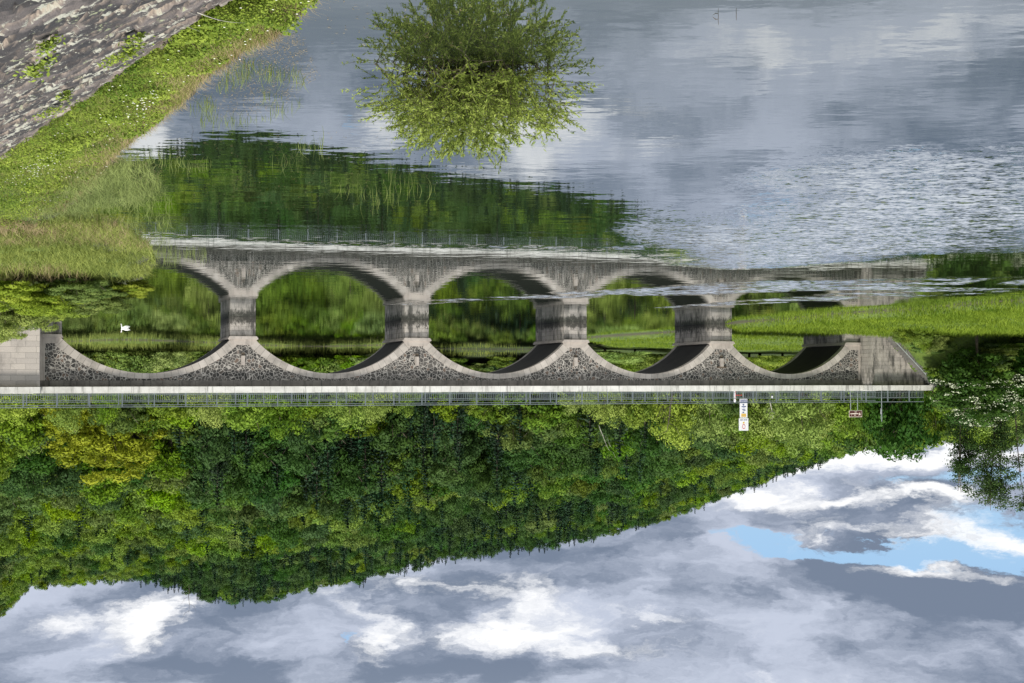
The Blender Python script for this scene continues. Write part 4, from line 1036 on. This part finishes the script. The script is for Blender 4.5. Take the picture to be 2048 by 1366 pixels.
def revet_part(name, t, p, jit=True):
    """sheet along the toe line: t metres along, p metres up the slope"""
    L = np.array(toe); sg = np.hypot(*(L[1:]-L[:-1]).T); cum = np.concatenate([[0], np.cumsum(sg)]); t0 = cum[1]
    T, Pp = np.meshgrid(t, p); TT = np.clip(T+t0, 0, cum[-1]-.01)
    X0 = np.interp(TT, cum, L[:, 0]); Y0 = np.interp(TT, cum, L[:, 1]); X1 = np.interp(np.clip(TT+3, 0, cum[-1]), cum, L[:, 0]); Y1 = np.interp(np.clip(TT+3, 0, cum[-1]), cum, L[:, 1])
    X2 = np.interp(np.clip(TT-3, 0, cum[-1]), cum, L[:, 0]); Y2 = np.interp(np.clip(TT-3, 0, cum[-1]), cum, L[:, 1]); dx, dy = X1-X2, Y1-Y2; l = np.hypot(dx, dy); nx, ny = dy/l, -dx/l
    slope = .5+.14*smooth((Y0-50)/30); hor = Pp*.9; top = (4.6-.25)/slope
    # stones: jittered cells
    cw, ch = .56, .17; gi = np.floor(T/cw).astype(int); gj = np.floor(Pp/ch).astype(int); b1 = np.full(T.shape, 9.); b2 = np.full(T.shape, 9.); cid = np.zeros(T.shape)
    for di in (-1, 0, 1):
        for dj in (-1, 0, 1):
            ii = gi+di; jj = gj+dj; h1 = np.modf(np.abs(np.sin(ii*127.1+jj*311.7)*43758.5))[0]; h2 = np.modf(np.abs(np.sin(ii*269.5+jj*183.3)*43758.5))[0]
            d = np.hypot((T-(ii+.1+.8*h1)*cw)/cw, (Pp-(jj+.1+.8*h2)*ch)/ch); up = d < b1; b2 = np.where(up, b1, np.minimum(b2, d)); cid = np.where(up, np.modf(h1*7.7+h2*3.3)[0], cid); b1 = np.where(up, d, b1)
    edge = 1-smooth((b2-b1)/.16); bump = (cid-.5)*.06 + .035*(1-edge) + (vnoise(T, Pp, .09, 51)-.5)*.03 + (vnoise(T, Pp, .03, 52)-.5)*.014 + (vnoise(T, Pp, .5, 53)-.5)*.02
    Z = .25+slope*np.minimum(hor, top) + bump; X = X0+nx*hor; Y = Y0+ny*hor
    n, k = X.shape; V = np.stack([X, Y, Z], -1).reshape(-1, 3); i = np.arange(n*k).reshape(n, k); F = np.stack([i[:-1, :-1], i[1:, :-1], i[1:, 1:], i[:-1, 1:]], -1).reshape(-1, 4)
    return np_mesh(name, V, F[:, ::-1], RV, attrs={'cell': cid.ravel(), 'edge': edge.ravel(), 'up': Pp.ravel()})
RV = revet_mat()
rv = empty('stone_revetment', (3.1, 13.55, .25)); tag(rv, 'sloping revetment of rough weathered stones with pale lichen above the near bank', 'wall')
o = link('stone_facing', revet_part('stone_facing', np.arange(-8, 13, .024), np.arange(-.15, 4.2, .024)), rv); o.location = (-3.1, -13.55, -.25)
o = link('stone_facing', revet_part('stone_facing', np.arange(13, 75, .12), np.arange(-.15, 9, .12)), rv); o.location = (-3.1, -13.55, -.25)
o = link('stone_facing', revet_part('stone_facing', np.arange(-24, -7.9, .1), np.arange(-.15, 9, .1)), rv); o.location = (-3.1, -13.55, -.25)

# ---------------------------------------------------------------- ground cover, reeds, flowers
def sample_px(n, poly, rg):
    """random points inside a photo polygon, returned as pixels"""
    P = np.array(poly, float); lo = P.min(0); hi = P.max(0); out = []
    while len(out) < n:
        q = rg.uniform(lo, hi, (n*2, 2)); s = sdist([tuple(p) for p in poly], q[:, 0], q[:, 1]); out += q[s > 0].tolist()
    return np.array(out[:n])
def world_of(q, z=0.05):
    u = (q[:, 1]-683)/FP; cp, sp = math.cos(PITCH), math.sin(PITCH); dz = -sp+u*cp; k = (z-EYE)/dz; return (1024-q[:, 0])/FP*k, (cp+u*sp)*k
def blades(X, Y, Z, h, wd, lean, rg, seg=3):
    n = len(X); a_ = rg.uniform(0, 6.28, n); le = lean*rg.uniform(.2, 1.3, n); base = np.stack([X, Y, Z], 1); D = np.stack([np.cos(a_), np.sin(a_), np.zeros(n)], 1); fa = rg.uniform(-.5, .5, n); S = np.stack([np.cos(fa), np.sin(fa), np.zeros(n)], 1)
    rows = []
    for i in range(seg+1):
        t = i/seg; c = base + D*(h*le*t*t)[:, None] + np.array([0, 0, 1.])*(h*(t-.30*le*t*t))[:, None]; w_ = (wd*(1-t)**.7+.0015)[:, None]*.5; rows += [c-S*w_, c+S*w_]
    V = np.stack(rows, 1).reshape(-1, 3); m_ = 2*(seg+1); F = []
    b0 = np.arange(n)*m_
    for i in range(seg): F.append(np.stack([b0+2*i, b0+2*i+1, b0+2*i+3, b0+2*i+2], 1))
    return V, np.concatenate(F), m_
def blade_obj(name, X, Y, Z, h, wd, lean, m, rg, label, cat, tb=(0, 1), seg=3):
    V, F, k = blades(X, Y, Z, h, wd, lean, rg, seg); T = np.repeat(np.clip(rg.uniform(tb[0], tb[1], len(X))*.6+(vnoise(X, Y, 1.8, 81)*.5+vnoise(X, Y, .5, 82)*.5-.15)*.75, 0, 1), k); o = link(name, np_mesh(name, V, F, m, tint=T)); tag(o, label, cat, kind='stuff'); return o

rg = np.random.default_rng(200)
strip = [(-60, 330), (0, 292), (130, 205), (270, 105), (430, -10), (640, -30), (560, 60), (478, 108), (410, 150), (352, 215), (280, 275), (215, 325), (190, 370), (120, 420), (0, 440), (-60, 450)]
# leafy weeds on the narrow bank
q = sample_px(64000, strip, rg); X, Y = world_of(q, .15); ns = sdist(near_shore, X, Y); td = pdist(toe, X, Y); ok = (ns > -.02) & (td < .28+.3*vnoise(X, Y, .4, 61)); X, Y, ns, td = X[ok], Y[ok], ns[ok], td[ok]
gz = height(X, Y); n = len(X); hv = vnoise(X, Y, .35, 62)*vnoise(X, Y, 1.1, 63)*2
Z = gz + rg.random(n)**1.2*(.03+.24*hv*smooth(ns/.35)); D = rg.normal(size=(n, 3))*np.array([1, 1, .5]); L = rg.uniform(.02, .055, n)*(1+.6*(vnoise(X, Y, .6, 64) > .62))
V, F = leaves(np.stack([X, Y, Z], 1), D, rg.normal(size=(n, 3))*.5+np.array([0, -.2, 1]), L, L*rg.uniform(.35, .75, n)); T = np.clip(vnoise(X, Y, .7, 65)*.75+rg.uniform(-.15, .35, n), 0, 1)
tag(link('bank_weeds', np_mesh('bank_weeds', V, F, M['weed'], tint=np.repeat(T, 4))), 'leafy green weeds covering the narrow bank below the stone revetment', 'weeds', kind='stuff')
q = sample_px(26000, strip, rg); X, Y = world_of(q, .12); ns = sdist(near_shore, X, Y); td = pdist(toe, X, Y); ok = (ns > -.1) & (td < .22); X, Y = X[ok], Y[ok]; ok = rg.random(len(X)) < .45; X, Y = X[ok], Y[ok]; n = len(X)
blade_obj('bank_grass', X, Y, height(X, Y), rg.uniform(.06, .2, n), rg.uniform(.004, .008, n), .55, M['grass'], rg, 'fine long grass growing through the weeds of the near bank', 'grass', (.1, 1))
q = sample_px(30000, strip, rg); X, Y = world_of(q, .05); ns = sdist(near_shore, X, Y); ok = (ns > -.25) & (rg.random(len(X)) < np.clip(1.1-ns*1.1, .06, 1)); X, Y = X[ok], Y[ok]; n = len(X)
blade_obj('dry_grass', X, Y, np.maximum(height(X, Y), -.01), rg.uniform(.06, .2, n), rg.uniform(.004, .008, n), 1.2, M['dry'], rg, 'brown dead grass lying along the edge of the water', 'dry grass')
# flowers
q = np.concatenate([sample_px(100, strip, rg), sample_px(80, [(30, 320), (110, 270), (140, 290), (60, 335), (0, 345)], rg), sample_px(45, [(230, 225), (290, 160), (330, 170), (270, 235)], rg)]); X, Y = world_of(q, .2); ok = (sdist(near_shore, X, Y) > .15) & (pdist(toe, X, Y) < .25); X, Y = X[ok], Y[ok]; C = np.stack([X, Y, height(X, Y)+rg.uniform(.12, .26, len(X))], 1)
C5 = np.repeat(C, 5, 0); th = np.tile(np.arange(5)*1.2566, len(C)); Dp = np.stack([np.cos(th), np.sin(th), .15*np.ones(len(th))], 1); V, F = leaves(C5+Dp*.007, Dp, np.tile([0, -.3, 1.], (len(C5), 1)), .012, .010)
tag(link('white_flowers', np_mesh('white_flowers', V, F, M['petal'])), 'tiny white flowers dotted through the bank weeds', 'flowers', kind='stuff')
# weeds on the stones
for i, (px, py, r_) in enumerate([(105, 205, .22), (242, 92, .20), (262, 86, .12), (270, 58, .12), (76, 112, .13), (130, 172, .10), (96, 62, .09), (405, 30, .25)]):
    d = np.array(ray(px, py)); Yq = 8.0
    for it in range(60):
        k = Yq/d[1]; zt = EYE+d[2]*k; td = pdist(toe, np.array([d[0]*k]), np.array([Yq]))[0]; zs = .25+.5*td
        if zt < zs: break
        Yq += .25
    n = 170; c = np.array([d[0]*Yq/d[1], Yq, max(zs, .2)]); P = c + rg.normal(size=(n, 3))*np.array([r_, r_, .05])*.5; P[:, 2] = c[2]+.05+np.abs(rg.normal(size=n))*.06+.5*((P[:, 0]-c[0])*.842-(P[:, 1]-c[1])*.539)
    L = rg.uniform(.03, .06, n); V, F = leaves(P, rg.normal(size=(n, 3))*np.array([1, 1, .4]), rg.normal(size=(n, 3))*.4+np.array([0, 0, 1.]), L, L*.6)
    t = link('weed_tuft', np_mesh('weed_tuft', V-c, F, M['weed'], tint=np.repeat(rg.uniform(.3, 1, n), 4))); t.location = c; tag(t, 'small leafy green tuft growing from a joint of the stone revetment', 'plant', 'tufts on the revetment')
# dry twigs over the stones
t = empty('dry_twigs', (0, 0, 0)); tag(t, 'thin bare twigs trailing over the lower stones of the revetment', 'twigs'); b = MB()
for (x0, y0, x1, y1) in ((285, 2, 400, 62), (310, 10, 360, 55), (395, 25, 490, 45), (355, 5, 400, 30), (320, 0, 345, 40)):
    pts = []
    for s in np.linspace(0, 1, 7): p = gr(x0+(x1-x0)*s, y0+(y1-y0)*s+6*math.sin(s*3), .62-.15*s); pts.append(tuple(p))
    b.tube(pts, [.006*(1-.12*i) for i in range(7)], 4)
b.build('twigs', M['palebark'], t, True)

# reeds standing in the water
def reeds(name, poly, n, h, lean, m, label, w_=(.004, .008), tb=(0, 1), cl=.5, clump=.6, cat='reeds'):
    q = sample_px(n, poly, rg); X, Y = world_of(q, 0); ok = vnoise(X, Y, clump, 70+n) > cl; X, Y = X[ok], Y[ok]; k = len(X); Z = np.maximum(height(X, Y), -.03)
    return blade_obj(name, X, Y, Z, rg.uniform(*h, k), rg.uniform(*w_, k), lean, m, rg, label, cat, tb)
reeds('reeds', [(450, 130), (560, 110), (620, 170), (600, 215), (500, 250), (400, 250), (380, 215), (430, 180)], 900, (.05, .24), .5, M['reed'], 'thin green reeds standing in the shallows beside the flowery bank', cl=.52)
reeds('reeds', [(250, 285), (400, 290), (450, 315), (400, 340), (300, 345), (240, 330)], 420, (.08, .26), .5, M['reed'], 'sparse reeds in the dark water where the hill is mirrored', cl=.5)
reeds('reeds', [(520, 280), (650, 270), (640, 320), (540, 330)], 260, (.1, .35), .5, M['reed'], 'a few tall reeds standing alone off the bank', cl=.55)
reeds('reeds', [(600, 370), (700, 340), (820, 340), (900, 370), (760, 420), (620, 400)], 230, (.1, .4), .35, M['reed'], 'scattered reeds far out in the dark green reflection', cl=.55, tb=(.3, 1))
reeds('water_grass', [(170, 310), (300, 330), (320, 370), (290, 400), (200, 420), (60, 430), (80, 380)], 6500, (.10, .40), 1.5, M['reed'], 'grey green bent water grass at the edge of the bank', cl=.45, tb=(.1, .9), w_=(.005, .012), clump=.35)
reeds('sedge', [(-60, 445), (110, 430), (240, 445), (300, 490), (312, 520), (300, 545), (150, 555), (-60, 540)], 22000, (.08, .46), 1.5, M['grass'], 'thick yellow green sedge on the muddy point of the near bank', cl=.36, tb=(.0, 1), w_=(.010, .022), cat='sedge')
reeds('dead_reeds', [(-60, 505), (130, 505), (200, 530), (100, 550), (-60, 550)], 1300, (.2, .6), .5, M['dry'], 'pale dead stems mixed into the sedge below the shrubs', cl=.4, w_=(.008, .016))
reeds('reeds', [(300, 498), (410, 500), (420, 520), (320, 525)], 260, (.15, .45), .4, M['reed'], 'short reeds off the tip of the sedge point', cl=.45)
# floating bits
q = np.concatenate([sample_px(1500, [(430, 90), (600, 60), (640, 150), (560, 220), (430, 240), (400, 170)], rg), sample_px(500, [(250, 280), (700, 260), (1000, 330), (800, 430), (350, 420)], rg), sample_px(70, [(600, 0), (1100, 0), (1000, 100), (650, 100)], rg), sample_px(1500, [(190, 300), (330, 330), (300, 400), (100, 440), (110, 380)], rg)])
X, Y = world_of(q, 0); n = len(X); V, F = leaves(np.stack([X, Y, rg.uniform(.006, .012, n)], 1), np.stack([rg.normal(size=n), rg.normal(size=n), np.zeros(n)], 1), np.tile([0, 0, 1.], (n, 1)), rg.uniform(.015, .08, n), rg.uniform(.004, .013, n))
tag(link('floating_litter', np_mesh('floating_litter', V, F, M['dry'], tint=np.repeat(rg.random(n), 4))), 'dead leaves and bits of stem floating on the lake near the bank', 'plant litter', kind='stuff')
# two sticks in the lake
for i, (px, y0, y1, lab, side) in enumerate([(1437, 33, 50, 'thin stick with a bent leaf standing in the lake', 1), (1473, 28, 41, 'shorter bare stick standing in the lake', 0)]):
    g = gr(px, y0); h = (y1-y0)*g.y/FP; t = empty('lake_stick', tuple(g)); tag(t, lab, 'stick'); b = MB(); b.tube([(0, 0, -.05), (.004, 0, h*.5), (0, 0, h)], [.004, .0035, .002], 5); b.build('stem', M['bark'], t)
    if side: b = MB(); b.tube([(0, 0, .03), (.035, -.01, .035), (.075, -.02, .008)], [.003, .006, .001], 4); b.build('leaf', M['bark'], t)

reeds('dead_reeds', [(-60, 400), (60, 430), (240, 445), (300, 490), (180, 480), (-60, 450)], 5000, (.08, .4), 1.4, M['dry'], 'flattened pale dead stems between the green reeds of the bank point', cl=.4, w_=(.008, .016))
reeds('reeds', [(215, 300), (300, 330), (345, 400), (340, 520), (290, 500), (250, 440), (180, 400)], 1500, (.08, .4), .8, M['reed'], 'loose reeds breaking into the open water around the bank point', cl=.45)
# meadow on the far shore
mead = [(1165, 677), (1350, 665), (1470, 648), (1600, 633), (1750, 620), (1900, 612), (2100, 598), (2140, 660), (2000, 690), (1750, 690), (1500, 690), (1180, 694)]
q = sample_px(80000, mead, rg); X, Y = world_of(q, .3); ok = sdist(far_shore, X, Y) > -.6; X, Y = X[ok], Y[ok]; Z = height(X, Y); ok = (Z < 1.9) & (Z > -.35); s_, w_ = to_local(X, Y); ok &= ~((w_ < .1) & (w_ > -BW) & (s_ > 35) & (s_ < piers[3][1]+.1) & (s_ > piers[3][0]-.1)); X, Y, Z = X[ok], Y[ok], Z[ok]; n = len(X)
blade_obj('meadow_grass', X, Y, Z, rg.uniform(.08, .36, n)*(.4+1.2*vnoise(X, Y, 2.5, 88)), rg.uniform(.02, .05, n), 1.0, M['lawn'], rg, 'bright green meadow grass on the flat shore under the last arches', 'grass', (.0, 1), 2)
q = sample_px(30000, [(-60, 700), (-60, 676), (250, 676), (440, 682), (520, 688), (640, 690), (770, 688), (870, 694), (1000, 696), (1160, 690), (1160, 700), (1000, 704), (870, 704), (770, 700), (520, 705), (250, 700)], rg); X, Y = world_of(q, .3); ok = (sdist(far_shore, X, Y) > -.5) & (sdist(far_shore, X, Y) < 12); X, Y = X[ok], Y[ok]; n = len(X)
blade_obj('shore_grass', X, Y, np.maximum(height(X, Y), -.1), rg.uniform(.3, .9, n), rg.uniform(.03, .07, n), .35, M['grass'], rg, 'light green rough grass along the far shore under the left arches', 'grass', (.1, 1), 2)

print('objects', len(bpy.data.objects))
